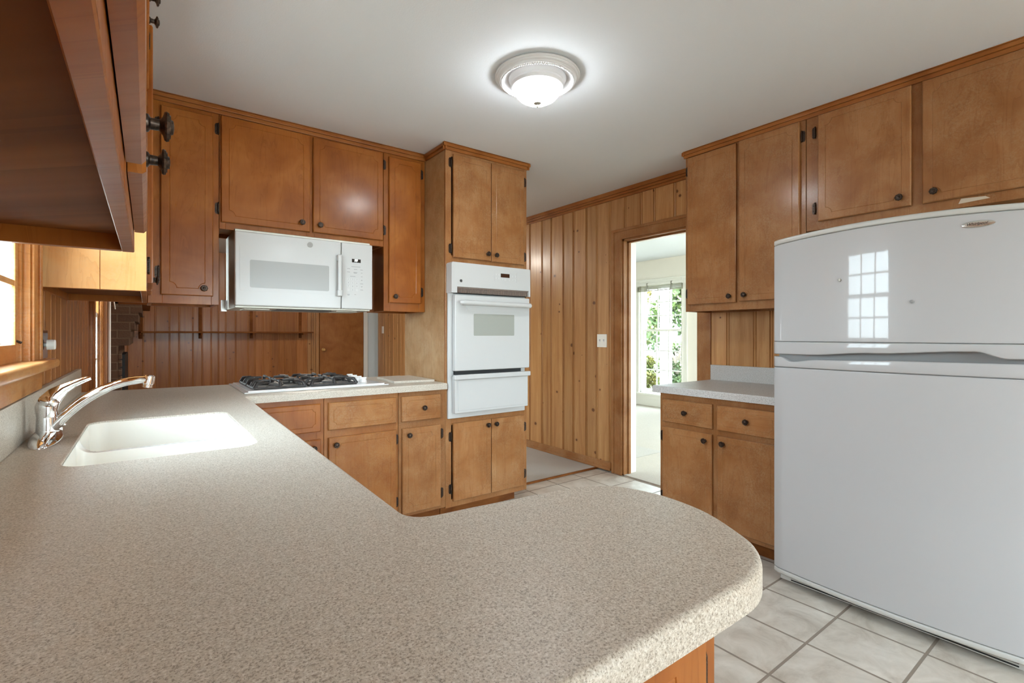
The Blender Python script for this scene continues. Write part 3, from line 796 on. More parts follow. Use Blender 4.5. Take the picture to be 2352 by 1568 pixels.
rr = right_unit('short two-door tan wood wall cabinet directly above the white fridge', 0.17, 1.212, 1.772,
           [(0.742, 1.148, 1.816, 2.392, (0.785, 1.862), 1.172), (0.235, 0.700, 1.816, 2.392, (0.655, 1.862), 0.215)])
bm = bmesh.new(); FR.poly(bm, [(0.575, 1.790), (0.470, 1.795), (0.485, 1.806), (0.565, 1.812)], 0.0005, 0.0012); obj('tape_strip', bm, 'tape', rr)
bm = bmesh.new(); crown(bm, FR, 0.17, 1.985, 0.022, 2.395); box(bm, XU-0.02, 3.22, 1.976, 1.995, 2.412, 2.438, 0.003); struct('trim_8', bm, 'wood_trim')

XB = 2.60; FB = Face('X-', XB)
rb = base_unit('tan wood base cabinet with two knobbed drawers over two doors beside the fridge', FB, 1.175, 1.925, [(1.890, 1.925), (1.530, 1.572), (1.175, 1.21)],
          [(1.565, 1.898, 1.735), (1.195, 1.533, 1.36)], [(1.565, 1.898, (1.605, 0.588), 1.912), (1.195, 1.533, (1.495, 0.588), None)], 0.836, 0.645, None,
          zs=(0.660, 0.800, 0.112, 0.628))

# ------------------------------------------------------------------ countertops
def catmull(P, n=6):
    out = []
    for i in range(1, len(P)-2):
        p0, p1, p2, p3 = [Vector((*q, 0)) for q in P[i-1:i+3]]
        for k in range(n):
            t = k/n
            out.append(0.5*((2*p1) + (p2-p0)*t + (2*p0-5*p1+4*p2-p3)*t*t + (3*p1-p0-3*p2+p3)*t**3))
    out.append(Vector((*P[-2], 0)))
    return [(q.x, q.y) for q in out]

def fillet(a, c, b, r, n=6):
    a, b, c = Vector((*a, 0)), Vector((*b, 0)), Vector((*c, 0))
    p = c + (a-c).normalized()*r; q = c + (b-c).normalized()*r
    return [((1-t)**2*p + 2*t*(1-t)*c + t*t*q).to_tuple()[:2] for t in [i/n for i in range(n+1)]]

def slab(outer, hole, z0, z1, bev, hbev=0.003):
    bm = bmesh.new()
    def loop(P): return [bm.verts.new((x, y, z1)) for x, y in P]
    L = [loop(outer)] + ([loop(hole)] if hole else [])
    es = [bm.edges.new((l[i], l[(i+1) % len(l)])) for l in L for i in range(len(l))]
    bmesh.ops.triangle_fill(bm, use_beauty=True, edges=es)
    top = list(bm.faces)
    low = [[bm.verts.new((v.co.x, v.co.y, z0)) for v in l] for l in L]
    mp = {v: w for l, m in zip(L, low) for v, w in zip(l, m)}
    for f in top: bm.faces.new([mp[v] for v in reversed(f.verts)])
    for l in L:
        for i in range(len(l)):
            a, b = l[i], l[(i+1) % len(l)]; bm.faces.new((a, b, mp[b], mp[a]))
    bmesh.ops.recalc_face_normals(bm, faces=bm.faces)
    for l, w in zip(L, (bev, hbev)):
        ee = [bm.edges.get((l[i], l[(i+1) % len(l)])) for i in range(len(l))]
        bmesh.ops.bevel(bm, geom=[e for e in ee if e and e.is_valid], offset=w, segments=4, affect='EDGES', profile=0.5)
    return bm
end = catmull([(0.40, 0.318), (0.56, 0.316), (0.645, 0.322), (0.712, 0.357), (0.752, 0.408), (0.794, 0.497), (0.803, 0.605), (0.770, 0.690), (0.700, 0.728), (0.585, 0.744), (0.45, 0.76)], 5)
outer = [(XL+0.001, 0.318), (0.20, 0.318)] + end + [(0.47, 0.757)] + fillet((0.45, 0.758), (0.358, 0.766), (0.362, 0.95), 0.045) + \
        fillet((0.362, 0.95), (0.400, 2.770), (0.6, 2.77), 0.03) + [(1.545, 2.770), (1.545, 3.50), (XL+0.001, 3.50)]
hole = rrect(-0.165, 0.256, 1.535, 2.285, 0.055)
r = thing('countertop', 'L-shaped speckled beige countertop running from the peninsula past the sink to the oven tower', 'countertop', (0.4, 1.8, 0.85))
obj('counter_slab', slab(outer, hole, 0.850, 0.890, 0.011), 'counter', r, smooth=35)
bm = bmesh.new(); box(bm, XL+0.001, XL+0.021, 0.33, 3.50, 0.8905, 1.016, 0.003); obj('backsplash', bm, 'counter', r)
r = thing('countertop', 'small speckled grey countertop beside the fridge with its backsplash', 'countertop', (2.9, 1.57, 0.84))
obj('counter_slab', slab([(2.565, 1.168), (2.565, 1.945)] + fillet((2.57, 1.945), (2.565, 1.965), (2.60, 1.965), 0.012) + [(3.228, 1.965), (3.228, 1.168)], None, 0.838, 0.880, 0.008), 'counter_grey', r, smooth=35)
bm = bmesh.new(); box(bm, 3.227, 3.248, 1.168, 1.965, 0.838, 0.985, 0.003); obj('backsplash', bm, 'counter_grey', r)

# ------------------------------------------------------------------ sink
def sd_rr(x, y, x0, x1, y0, y1, r_):
    cx, cy = (x0+x1)/2, (y0+y1)/2; qx = abs(x-cx)-(x1-x0)/2+r_; qy = abs(y-cy)-(y1-y0)/2+r_
    return math.hypot(max(qx, 0), max(qy, 0)) + min(max(qx, qy), 0) - r_
def sink_z(x, y, edge):
    dd = -sd_rr(x, y, -0.165, 0.256, 1.535, 2.285, 0.055); top = 0.884
    if edge: return top
    def well(d, depth, soft): t = max(0.0, min(1.0, d/soft)); return depth*(1-(1-t)**4)
    za = -well(-sd_rr(x, y, -0.165, 0.256, 1.535, 1.912, 0.055), 0.20, 0.045)
    zb = -well(-sd_rr(x, y, -0.165, 0.256, 1.932, 2.285, 0.055), 0.20, 0.045)
    return top + min(za, zb, -well(dd, 0.036, 0.06))
bm = bmesh.new(); NX, NY = 84, 130; sx0, sy0, hx, hy = 0.0455, 1.91, 0.2095, 0.374
def sink_pt(i, j):
    s_, t_ = 2*i/NX-1, 2*j/NY-1; m = max(abs(s_), abs(t_))
    if m < 1e-9: return sx0, sy0, False
    ux, uy = s_/m*hx, t_/m*hy; lo, hi = 0.0, 1.0
    for _ in range(24):
        k = (lo+hi)/2
        if sd_rr(sx0+ux*k, sy0+uy*k, sx0-hx, sx0+hx, sy0-hy, sy0+hy, 0.0545) < 0: lo = k
        else: hi = k
    mm = 1-(1-m)**1.25 if m < 1 else 1
    return sx0+ux*lo*mm, sy0+uy*lo*mm, m > 0.9999
g = []
for i in range(NX+1):
    col = []
    for j in range(NY+1):
        x, y, e = sink_pt(i, j); col.append(bm.verts.new((x, y, sink_z(x, y, e))))
    g.append(col)
for i in range(NX):
    for j in range(NY): bm.faces.new((g[i][j], g[i+1][j], g[i+1][j+1], g[i][j+1]))
r = thing('sink', 'cream double bowl sink set under the beige countertop', 'sink', (0.045, 1.91, 0.675))
obj('basin', bm, 'sink_cream', r, smooth=60)
for y in (1.725, 2.11):
    bm = bmesh.new(); lathe(bm, [(0.045, 0), (0.045, 0.003), (0.036, 0.004), (0.030, -0.001), (0, -0.001)], (0.045, y, 0.6840), (0, 0, 1), 28); obj('drain', bm, 'chrome', r)

# faucet --------------------------------------------------------------------
fx, fy = -0.236, 1.968
r = thing('faucet', 'chrome single lever kitchen faucet standing on the counter behind the sink', 'faucet', (fx, fy, 0.89))
bm = bmesh.new()
prof = [(1.0, 0.0), (1.0, 0.004), (0.94, 0.011), (0.80, 0.019), (0.60, 0.025), (0.4, 0.027), (0, 0.027)]
t = bmesh.new(); lathe(t, prof, (0, 0, 0), (0, 0, 1), 48)
for v in t.verts: v.co = Vector((fx + v.co.x*0.037, fy + v.co.y*0.148, 0.8902 + v.co.z))
merge(bm, t); obj('base_plate', bm, 'chrome', r, smooth=50)
bm = bmesh.new(); lathe(bm, [(0.0255, 0.018), (0.0245, 0.03), (0.0238, 0.066), (0.0230, 0.0675), (0.0230, 0.0695), (0.0242, 0.071), (0.0242, 0.10)], (fx, fy, 0.89), (0, 0, 1), 32); obj('body', bm, 'chrome', r)
bm = bmesh.new()
tube(bm, [(fx-0.002, fy, 0.968), (fx-0.001, fy, 0.985), (fx+0.006, fy, 1.005), (fx+0.020, fy, 1.024), (fx+0.038, fy, 1.040), (fx+0.060, fy, 1.053), (fx+0.082, fy, 1.063), (fx+0.098, fy, 1.068)],
     [0.0242, 0.0265, 0.0255, 0.0215, 0.015, 0.011, 0.009, 0.006], 24, 0.78, (0, 1, 0))
ball(bm, (fx+0.006, fy, 1.002), 0.0245, 20, (1.0, 1.0, 1.0))
obj('handle', bm, 'chrome', r, smooth=60)
bm = bmesh.new()
pts = bez((fx+0.012, fy, 0.925), (fx+0.11, fy, 1.058), (fx+0.232, fy, 1.056), 18)
tube(bm, pts, [0.0190]*3 + [0.0180]*8 + [0.0160]*6 + [0.0145]*2, 20, 0.80)
obj('spout', bm, 'chrome', r, smooth=60)
bm = bmesh.new(); lathe(bm, [(0.011, 0.016), (0.0155, 0.012), (0.016, 0.0), (0.016, -0.012), (0.0135, -0.014), (0.0135, -0.024), (0.010, -0.025), (0, -0.022)], (fx+0.240, fy, 1.054), (0.18, 0, 1), 24); obj('aerator', bm, 'chrome', r)
bm = bmesh.new(); cyl(bm, (fx+0.020, fy+0.085, 0.895), (fx+0.020, fy+0.085, 0.915), 0.006); ball(bm, (fx+0.022, fy+0.085, 0.922), 0.012, 16, (1, 1, 0.8)); obj('lift_knob', bm, 'chrome', r)

# ------------------------------------------------------------------ cooktop
r = thing('cooktop', 'white gas cooktop with two black iron grates set into the beige counter', 'cooktop', (0.8, 3.18, 0.89))
bm = bmesh.new()
box(bm, 0.405, 1.193, 2.872, 3.482, 0.8905, 0.897, 0.003); box(bm, 0.425, 1.173, 2.89, 3.465, 0.896, 0.903, 0.004)
obj('top_plate', bm, 'enamel_white', r)
def grate(x0, x1, y0, y1, z=0.9035):
    bm = bmesh.new(); h = 0.036
    for x in (x0, x1): tube(bm, [(x, y0, z+0.006), (x, y1, z+0.006)], 0.006, 8)
    for y in (y0, y1, (y0+y1)/2): tube(bm, [(x0, y, z+0.006), (x1, y, z+0.006)], 0.006, 8)
    for cx, cy in (((x0+x1)/2, y0+(y1-y0)*0.25), ((x0+x1)/2, y0+(y1-y0)*0.75)):
        wx, wy = (x1-x0)/2, (y1-y0)/4
        for sx_, sy_ in ((1, 0), (-1, 0), (0, 1), (0, -1)):
            a = Vector((cx+sx_*wx, cy+sy_*wy, z+0.004)); b = Vector((cx+sx_*wx*0.86, cy+sy_*wy*0.86, z+h)); c = Vector((cx+sx_*wx*0.26, cy+sy_*wy*0.26, z+h))
            tube(bm, [a, a.lerp(b, 0.6), b, b.lerp(c, 0.5), c], [0.010, 0.0095, 0.009, 0.0085, 0.007], 8)
        for sx_, sy_ in ((1, 1), (1, -1), (-1, 1), (-1, -1)):
            a = Vector((cx+sx_*wx, cy+sy_*wy*0.98, z+0.004)); b = Vector((cx+sx_*wx*0.9, cy+sy_*wy*0.9, z+h*0.86)); c = Vector((cx+sx_*wx*0.62, cy+sy_*wy*0.62, z+h))
            tube(bm, [a, b, c], [0.011, 0.010, 0.008], 8)
    return bm
for x0, x1 in ((0.462, 0.722), (0.752, 1.015)):
    o = obj('grate', grate(x0, x1, 2.935, 3.425), 'cast_iron', r, smooth=50)
    for cy in (2.935+0.49*0.25, 2.935+0.49*0.75):
        bm = bmesh.new(); lathe(bm, [(0.052, 0), (0.050, 0.006), (0.040, 0.008), (0.038, 0.016), (0.028, 0.021), (0, 0.022)], ((x0+x1)/2, cy, 0.903), (0, 0, 1), 28); obj('burner', bm, 'burner_cap', r)
for k, y in enumerate((3.02, 3.12, 3.22, 3.32)):
    bm = bmesh.new(); lathe(bm, [(0.023, 0), (0.022, 0.008), (0.019, 0.020), (0.016, 0.024), (0, 0.025)], (1.085+0.005*k, y, 0.903), (0, 0, 1), 24)
    box(bm, 1.085+0.005*k-0.020, 1.085+0.005*k+0.020, y-0.005, y+0.005, 0.918, 0.934, 0.003)
    obj('control_knob', bm, 'enamel_white', r)

# speckled board on the counter
bm = bmesh.new(); t = bmesh.new()
tag(obj('cutting_board', slab([(1.252, 2.93), (1.52, 2.90), (1.53, 3.30), (1.285, 3.30)], None, 0.8905, 0.905, 0.003), 'counter', None, 35), 'square speckled stone board lying on the counter beside the oven tower', 'cutting board')

# ------------------------------------------------------------------ microwave
YM = 2.98; FM = Face('Y-', YM)
x0, x1, z0, z1 = 0.375, 1.131, 1.345, 1.757
r = thing('microwave', 'white over-the-range microwave hung below the short wall cabinet above the cooktop', 'microwave', (0.753, 3.2, z0))
bm = bmesh.new(); box(bm, x0+0.004, x1-0.004, YM+0.034, 3.385, z0, z1+0.016, 0.004); obj('body', bm, 'dull_metal', r)
bm = bmesh.new(); FM.box(bm, x0, 0.9365, z0+0.010, z1, -0.032, 0, 0.007, 3)
do = obj('door', bm, 'appliance_white', r)
bm = bmesh.new(); FM.poly(bm, rrect(0.398, 0.918, 1.437, 1.683, 0.012), -0.001, 0.0012); obj('door_inlay', bm, 'appliance_white', do)
bm = bmesh.new(); FM.poly(bm, rrect(0.447, 0.865, 1.456, 1.606, 0.008), 0.001, 0.0022); obj('door_window', bm, 'mw_pane', do)
bm = bmesh.new()
FM.box(bm, 0.9085, 0.9315, 1.4295, 1.6745, 0.020, 0.0352, 0.006, 3); FM.box(bm, 0.906, 0.934, 1.428, 1.466, 0.0, 0.036, 0.005, 3); FM.box(bm, 0.908, 0.932, 1.640, 1.676, 0.0, 0.034, 0.005, 3)
obj('handle', bm, 'appliance_white', do)
bm = bmesh.new(); FM.poly(bm, [(0.758+0.0155*math.cos(a), 1.720+0.0155*math.sin(a)) for a in [2*PI*i/28 for i in range(28)]], 0, 0.002); bd = obj('badge', bm, 'badge_grey', do)
text_mesh('GE', 0.014, FM, 0.758, 1.720, 0.0022, 'print_grey', bd, 'badge_letters')
bm = bmesh.new(); FM.box(bm, 0.9395, x1, z0+0.010, z1, -0.032, 0, 0.007, 3); cp = obj('control_panel', bm, 'appliance_white', r)
bm = bmesh.new(); FM.poly(bm, rrect(0.950, 1.112, 1.398, 1.674, 0.008), -0.001, 0.001); ci = obj('panel_inlay', bm, 'appliance_white', cp)
bm = bmesh.new(); FM.box(bm, 1.001, 1.055, 1.640, 1.661, 0.0, 0.0016); dp = obj('display', bm, 'display_black', cp)
text_mesh('PF', 0.019, FM, 1.027, 1.651, 0.0018, 'display_glow', cp, 'display_digits', bold=0.0008)
keys = bmesh.new()
for c in range(3):
    for q in range(4):
        u, v = 0.979+0.026*c, 1.536-0.0215*q; FM.box(keys, u-0.008, u+0.008, v-0.0075, v+0.0075, 0.0005, 0.0016, 0.0004, 1)
obj('number_keys', keys, 'key_grey', cp)
for i, ch in enumerate('1234567890'):
    c, q = (i % 3, i//3) if i < 9 else (1, 3)
    text_mesh(ch, 0.013, FM, 0.979+0.026*c, 1.536-0.0215*q, 0.0018, 'print_grey', cp, 'key_print')
pr = bmesh.new()
for u0_, u1_, v in ((0.998, 1.053, 1.614), (0.990, 1.022, 1.554), (0.972, 0.990, 1.600), (1.013, 1.033, 1.598), (1.052, 1.068, 1.597), (0.972, 0.989, 1.580), (1.010, 1.034, 1.579), (1.012, 1.030, 1.575),
                    (1.056, 1.066, 1.578), (1.056, 1.066, 1.555), (1.052, 1.070, 1.512), (1.052, 1.070, 1.474), (0.973, 0.979, 1.473), (1.031, 1.036, 1.472), (0.972, 0.988, 1.444), (0.974, 0.986, 1.439), (1.016, 1.026, 1.444)):
    FM.box(pr, u0_, u1_, v-0.0014, v+0.0014, 0.0005, 0.0014)
FM.poly(pr, [(1.056, 1.531), (1.067, 1.531), (1.0615, 1.537)], 0.0005, 0.0014); FM.poly(pr, [(1.056, 1.496), (1.067, 1.496), (1.0615, 1.490)], 0.0005, 0.0014)
obj('panel_print', pr, 'print_grey', cp)
bm = bmesh.new()
for a, b in ((0.43, 0.56), (0.93, 1.06)):
    box(bm, a, b, 3.06, 3.22, z0-0.006, z0+0.001, 0.002)
obj('filter', bm, 'dull_metal', r)
bm = bmesh.new(); box(bm, 0.60, 0.90, 3.05, 3.24, z0-0.004, z0+0.001, 0.001); obj('vent_panel', bm, 'dark_grey', r)
bm = bmesh.new(); box(bm, 0.352, 0.377, 3.36, 3.372, z0-0.006, z0+0.06, 0.002); box(bm, 0.352, 0.377, 3.33, 3.372, z0-0.008, z0-0.003); obj('mounting_clip', bm, 'satin_metal', r)

# ------------------------------------------------------------------ wall oven
FV = Face('Y-', 2.74)
r = thing('wall_oven', 'white single wall oven with a lower drawer built into the tall cabinet', 'oven', (1.88, 3.0, 0.655))
bm = bmesh.new(); box(bm, 1.594, 2.186, 2.785, 3.36, 0.656, 1.660); FV.box(bm, 1.556, 2.178, 0.655, 1.50, -0.058, -0.040, 0.003)
obj('body', bm, 'appliance_white', r)
bm = bmesh.new(); FV.poly(bm, [(1.552, 1.468), (1.592, 1.468), (1.592, 1.508), (2.178, 1.508), (2.178, 1.468), (2.192, 1.468), (2.192, 1.655), (2.186, 1.662), (1.56, 1.664), (1.552, 1.655)], -0.058, 0.012)
cp = obj('control_panel', bm, 'appliance_white', r, smooth=0)
FVp = Face('Y-', 2.728)
bm = bmesh.new(); FVp.box(bm, 1.934, 2.008, 1.590, 1.616, 0, 0.0012); obj('display', bm, 'display_amber', cp)
bm = bmesh.new()
for u, v in ((1.895, 1.606), (1.916, 1.606), (1.895, 1.582), (1.916, 1.582), (1.948, 1.575), (1.970, 1.574), (2.003, 1.574), (2.035, 1.603), (2.056, 1.603), (2.035, 1.578), (2.056, 1.578)):
    FVp.box(bm, u-0.006, u+0.006, v-0.006, v+0.006, 0, 0.001)
FVp.box(bm, 1.885, 2.07, 1.6285, 1.6297, 0, 0.0008); FVp.box(bm, 2.0690, 2.0702, 1.562, 1.6297, 0, 0.0008); FVp.box(bm, 1.885, 1.8862, 1.562, 1.6297, 0, 0.0008)
obj('panel_print', bm, 'key_grey', cp)
bm = bmesh.new(); lathe(bm, [(0.0105, 0), (0.0105, 0.001), (0.0080, 0.0012), (0.0080, 0.0)], FVp(1.621, 1.546), (0, -1, 0), 24)
bd = obj('badge', bm, 'print_grey', cp); text_mesh('GE', 0.008, FVp, 1.621, 1.546, 0.0004, 'print_grey', bd, 'badge_letters')
bm = bmesh.new(); FV.box(bm, 1.592, 2.178, 1.466, 1.508, -0.045, -0.020); vg = obj('vent', bm, 'black_gap', r)
bm = bmesh.new()
for i in range(58):
    u = 1.597 + i*0.01; FV.box(bm, u, u+0.006, 1.470, 1.505, -0.022, 0.004)
FV.box(bm, 1.592, 2.178, 1.500, 1.508, -0.02, 0.006)
obj('vent_grille', bm, 'vent_brown', vg)
bm = bmesh.new(); FV.box(bm, 1.582, 2.192, 0.964, 1.457, -0.038, 0.004, 0.007, 3); do = obj('door', bm, 'appliance_white', r)
bm = bmesh.new(); FV.poly(bm, rrect(1.722, 2.054, 1.192, 1.336, 0.006), 0.003, 0.0052); obj('door_window', bm, 'oven_pane', do)
bm = bmesh.new()
tube(bm, [FV(1.606, 1.405, 0.030), FV(1.62, 1.406, 0.042), FV(1.70, 1.404, 0.050), FV(1.9, 1.402, 0.053), FV(2.08, 1.402, 0.050), FV(2.165, 1.402, 0.042), FV(2.18, 1.402, 0.030)], [0.010, 0.017, 0.0165, 0.0155, 0.0165, 0.017, 0.010], 14)
for u in (1.635, 2.15): FV.box(bm, u-0.014, u+0.014, 1.39, 1.417, 0.002, 0.044, 0.004)
FV.poly(bm, [(1.66, 1.39), (2.12, 1.39), (2.10, 1.352), (1.68, 1.352)], 0.003, 0.007)
obj('handle', bm, 'appliance_white', do)
bm = bmesh.new(); FV.box(bm, 1.592, 2.13, 0.940, 0.966, -0.035, -0.018); obj('gap', bm, 'black_gap', r)
bm = bmesh.new(); FV.box(bm, 1.582, 2.180, 0.692, 0.930, -0.038, 0.0, 0.004); FV.box(bm, 1.606, 2.166, 0.708, 0.905, -0.001, 0.003, 0.002); dr = obj('drawer', bm, 'appliance_white', r)
bm = bmesh.new(); FV.box(bm, 1.572, 2.192, 0.908, 0.940, -0.01, 0.018, 0.006, 3); obj('drawer_lip', bm, 'appliance_white', dr)

# ------------------------------------------------------------------ refrigerator
FY0, FY1 = 0.262, 1.160; fyc = (FY0+FY1)/2; fhw = (FY1-FY0)/2; XF = 2.452
def bulge(y): return 0.034*(1 - ((y-fyc)/fhw)**2)
def crownz(y): return 0.020*(1 - ((y-fyc)/fhw)**2)
r = thing('refrigerator', 'large white top freezer refrigerator with curved doors standing on the tile floor', 'refrigerator', (2.85, fyc, 0))
bm = bmesh.new(); box(bm, XF+0.075, 3.20, FY0+0.006, FY1-0.006, 0.045, 1.668, 0.006); obj('body', bm, 'fridge_trim', r)
def fdoor(lo, hi, edge=0.012, n=36, off=0.0, thick=0.07, u0=None, u1=None):
    """door with a bowed front; lo and hi give the lower and upper edge at y"""
    bm = bmesh.new(); u0 = FY0 if u0 is None else u0; u1 = FY1 if u1 is None else u1
    rows = []
    for i in range(n+1):
        y = u0 + (u1-u0)*i/n; e = min(y-u0, u1-y); rx = 0.0
        if e < edge: rx = edge - math.sqrt(max(0, edge**2-(edge-e)**2))
        xf = XF - bulge(y) - off + rx; a, b = lo(y), hi(y); c = 0.005
        rows.append([bm.verts.new(p) for p in ((XF+thick, y, a), (xf+c, y, a), (xf, y, a+c), (xf, y, b-c), (xf+c, y, b), (XF+thick, y, b))])
    for A, B in zip(rows, rows[1:]):
        for k in range(6): bm.faces.new((A[k], A[(k+1) % 6], B[(k+1) % 6], B[k]))
    bm.faces.new(rows[0]); bm.faces.new(rows[-1])
    return bm
def interp(P):
    def f(y):
        if y <= P[0][0]: return P[0][1]
        for (a, b), (c, d) in zip(P, P[1:]):
            if y <= c: t = (y-a)/(c-a); t = t*t*(3-2*t); return b + (d-b)*t
        return P[-1][1]
    return f
frz_lo = interp([(0.30, 1.112), (0.345, 1.112), (0.43, 1.136), (0.75, 1.121), (1.0, 1.106), (1.16, 1.106)])
frd_hi = interp([(0.30, 1.096), (0.6, 1.094), (0.95, 1.086), (1.075, 1.072), (1.125, 1.094), (1.16, 1.095)])
fz = obj('freezer_door', fdoor(lambda y: 1.166, lambda y: 1.632+crownz(y)), 'fridge_white', r, 50)
obj('door_cap', fdoor(lambda y: 1.6325+crownz(y), lambda y: 1.656+crownz(y), off=0.001), 'fridge_trim', fz, 50)
obj('handle', fdoor(frz_lo, lambda y: 1.1655, off=0.004, n=70), 'fridge_white', fz, 50)
fd = obj('fridge_door', fdoor(lambda y: 0.072, lambda y: 1.0435), 'fridge_white', r, 50)
obj('handle', fdoor(lambda y: 1.0445, frd_hi, off=0.003, n=70), 'fridge_white', fd, 50)
obj('door_cap', fdoor(lambda y: 0.048, lambda y: 0.0715, off=0.0), 'fridge_trim', fd, 50)
bm = bmesh.new(); box(bm, XF+0.020, XF+0.10, FY0+0.02, FY1-0.02, 1.055, 1.15); obj('gasket', bm, 'mineral_grey', r)
bm = bmesh.new(); box(bm, XF+0.03, XF+0.10, FY0+0.03, FY1-0.02, 0.012, 0.047, 0.004); kg = obj('kick_grille', bm, 'fridge_trim', r)
bm = bmesh.new()
for k in range(2): box(bm, XF+0.028, XF+0.034, FY0+0.06, FY1-0.07, 0.019+0.012*k, 0.024+0.012*k)
obj('vent_slot', bm, 'black_gap', kg)
for y in (FY0+0.08, FY1-0.08):
    bm = bmesh.new(); cyl(bm, (XF+0.14, y, 0.0), (XF+0.14, y, 0.046), 0.018); obj('foot', bm, 'dark_grey', r)
# badge
by, bz = 0.420, 1.603
bn = Vector((-1, -0.034*2*(by-fyc)/fhw**2 * 1, 0)).normalized()
bm = bmesh.new()
t = bmesh.new(); lathe(t, [(1.0, 0.0), (1.0, 0.0015), (0.90, 0.003), (0.6, 0.0036), (0, 0.0038)], (0, 0, 0), (0, 0, 1), 48)
slope = -2*0.034*(by-fyc)/fhw**2   # d(bulge)/dy
for v in t.verts:
    y = v.co.x*0.045; v.co = Vector((XF - bulge(by+y) - v.co.z - 0.0002, by+y, bz + v.co.y*0.0125))
merge(bm, t); bd = obj('badge', bm, 'badge_silver', fz, 50)
class Bow(Face):
    def __init__(s): s.k = 'X-'; s.p = 0
    def __call__(s, u, v, d=0.0): return Vector((XF - bulge(u) - d, u, v))
FBW = Bow()
text_mesh('Whirlpool', 0.0135, FBW, by+0.004, bz+0.001, 0.0037, 'black_gap', bd, 'badge_letters', flip=True, shear=0.35)
text_mesh('GOLD', 0.005, FBW, by-0.022, bz-0.0065, 0.0034, 'black_gap', bd, 'badge_letters', flip=True)
for (y, z), m, lb in (((0.862, 1.437), 'dull_metal', 'small round tan magnet on the freezer door, inside the window reflection'), ((0.610, 1.330), 'mineral_grey', 'small round grey magnet on the freezer door, under the oval badge')):
    bm = bmesh.new(); lathe(bm, [(0.0065, 0), (0.0065, 0.003), (0.005, 0.004), (0, 0.004)], (XF-bulge(y)-0.0003, y, z), (-1, 0, 0), 20); tag(obj('fridge_magnet', bm, m), lb, 'magnet', 'magnets on the freezer door')

# ------------------------------------------------------------------ ceiling light
lx, ly = 1.50, 1.812
r = thing('ceiling_light', 'white flush ceiling light with a beaded ring and a glowing glass bowl', 'ceiling light', (lx, ly, 2.44))
bm = bmesh.new(); lathe(bm, [(0.176, -0.0005), (0.200, -0.004), (0.203, -0.010), (0.199, -0.015), (0.1965, -0.0155), (0.195, -0.021), (0.191, -0.0245), (0.188, -0.025), (0.185, -0.030), (0.180, -0.033), (0.172, -0.033), (0.165, -0.026), (0.120, -0.012), (0.0, -0.012)], (lx, ly, ZC), (0, 0, 1), 72); obj('medallion', bm, 'white_lamp', r, 25)
bm = bmesh.new()
for i in range(100):
    a = 2*PI*i/100; ball(bm, (lx+0.171*math.cos(a), ly+0.171*math.sin(a), ZC-0.0335), 0.0055, 8)
obj('bead_ring', bm, 'white_lamp', r, 60)
bm = bmesh.new(); lathe(bm, [(0.135, -0.010), (0.138, -0.020), (0.132, -0.034), (0.126, -0.040), (0.128, -0.050), (0.122, -0.062), (0.116, -0.066), (0.110, -0.066), (0.110, -0.012)], (lx, ly, ZC), (0, 0, 1), 72); obj('shade_ring', bm, 'white_lamp', r, 25)
bm = bmesh.new(); lathe(bm, [(0.114, -0.062), (0.112, -0.074), (0.103, -0.092), (0.088, -0.108), (0.066, -0.121), (0.040, -0.129), (0.0, -0.132)], (lx, ly, ZC), (0, 0, 1), 48); obj('glass_bowl', bm, 'glow_glass', r, 60)
bm = bmesh.new(); lathe(bm, [(0.0, -0.128), (0.017, -0.1305), (0.018, -0.134), (0.010, -0.139), (0.005, -0.142), (0.006, -0.146), (0.004, -0.152), (0, -0.153)], (lx, ly, ZC), (0, 0, 1), 24); obj('finial', bm, 'dull_metal', r, 60)

def dup(root, loc, label, group=None, glass=None):
    r = root.copy(); C.objects.link(r); r.location = loc; r['label'] = label
    if group: r['group'] = group
    for ch in list(root.children):
        c = ch.copy(); C.objects.link(c); c.parent = r
        if glass and ch.name.startswith('glass_bowl'):
            c.data = ch.data.copy(); c.data.materials[0] = MATS[glass]
    return r
dup(r, (1.5, 6.0, 2.44), 'added white flush ceiling light brightening the den, unseen above the wall cabinets', glass='den_added_glow')  # out of view, added to brighten the den
dup(r, (1.5, -1.4, 2.44), 'added white flush ceiling light in the unseen breakfast room behind the peninsula')  # out of view, added for more light from behind the camera

# ------------------------------------------------------------------ switches
F = Face('X-', XR)
r = thing('switch_plate', 'ivory double light switch plate on the knotty pine wall beside the doorway', 'light switch', (XR, 3.022, 1.145))
bm = bmesh.new(); F.box(bm, 2.965, 3.080, 1.087, 1.203, 0.0005, 0.006, 0.003); obj('plate', bm, 'cream_plastic', r)
for y in (2.999, 3.046):
    bm = bmesh.new(); F.box(bm, y-0.005, y+0.005, 1.134, 1.158, 0.005, 0.007); F.box(bm, y-0.004, y+0.004, 1.146, 1.156, 0.006, 0.016, 0.001); obj('toggle', bm, 'key_grey', r)
r = thing('switch_plate', 'small white switch plate far down the pine wall of the den', 'light switch', (XR, 8.08, 1.28))
bm = bmesh.new(); F.box(bm, 8.04, 8.12, 1.22, 1.34, 0.0005, 0.006, 0.002); obj('plate', bm, 'white_trim', r)
F = Face('X+', XL)
r = thing('dimmer_switch', 'chrome wall plate with a white round dimmer knob beside the sink window', 'light switch', (XL, 2.45, 1.165))
bm = bmesh.new(); F.box(bm, 2.36, 2.50, 1.112, 1.217, 0.0005, 0.008, 0.003); obj('plate', bm, 'chrome', r)
bm = bmesh.new(); lathe(bm, [(0.008, 0.006), (0.008, 0.012), (0.019, 0.013), (0.018, 0.034), (0.016, 0.036), (0, 0.036)], (XL, 2.44, 1.163), (1, 0, 0), 24); obj('knob', bm, 'white_trim', r)

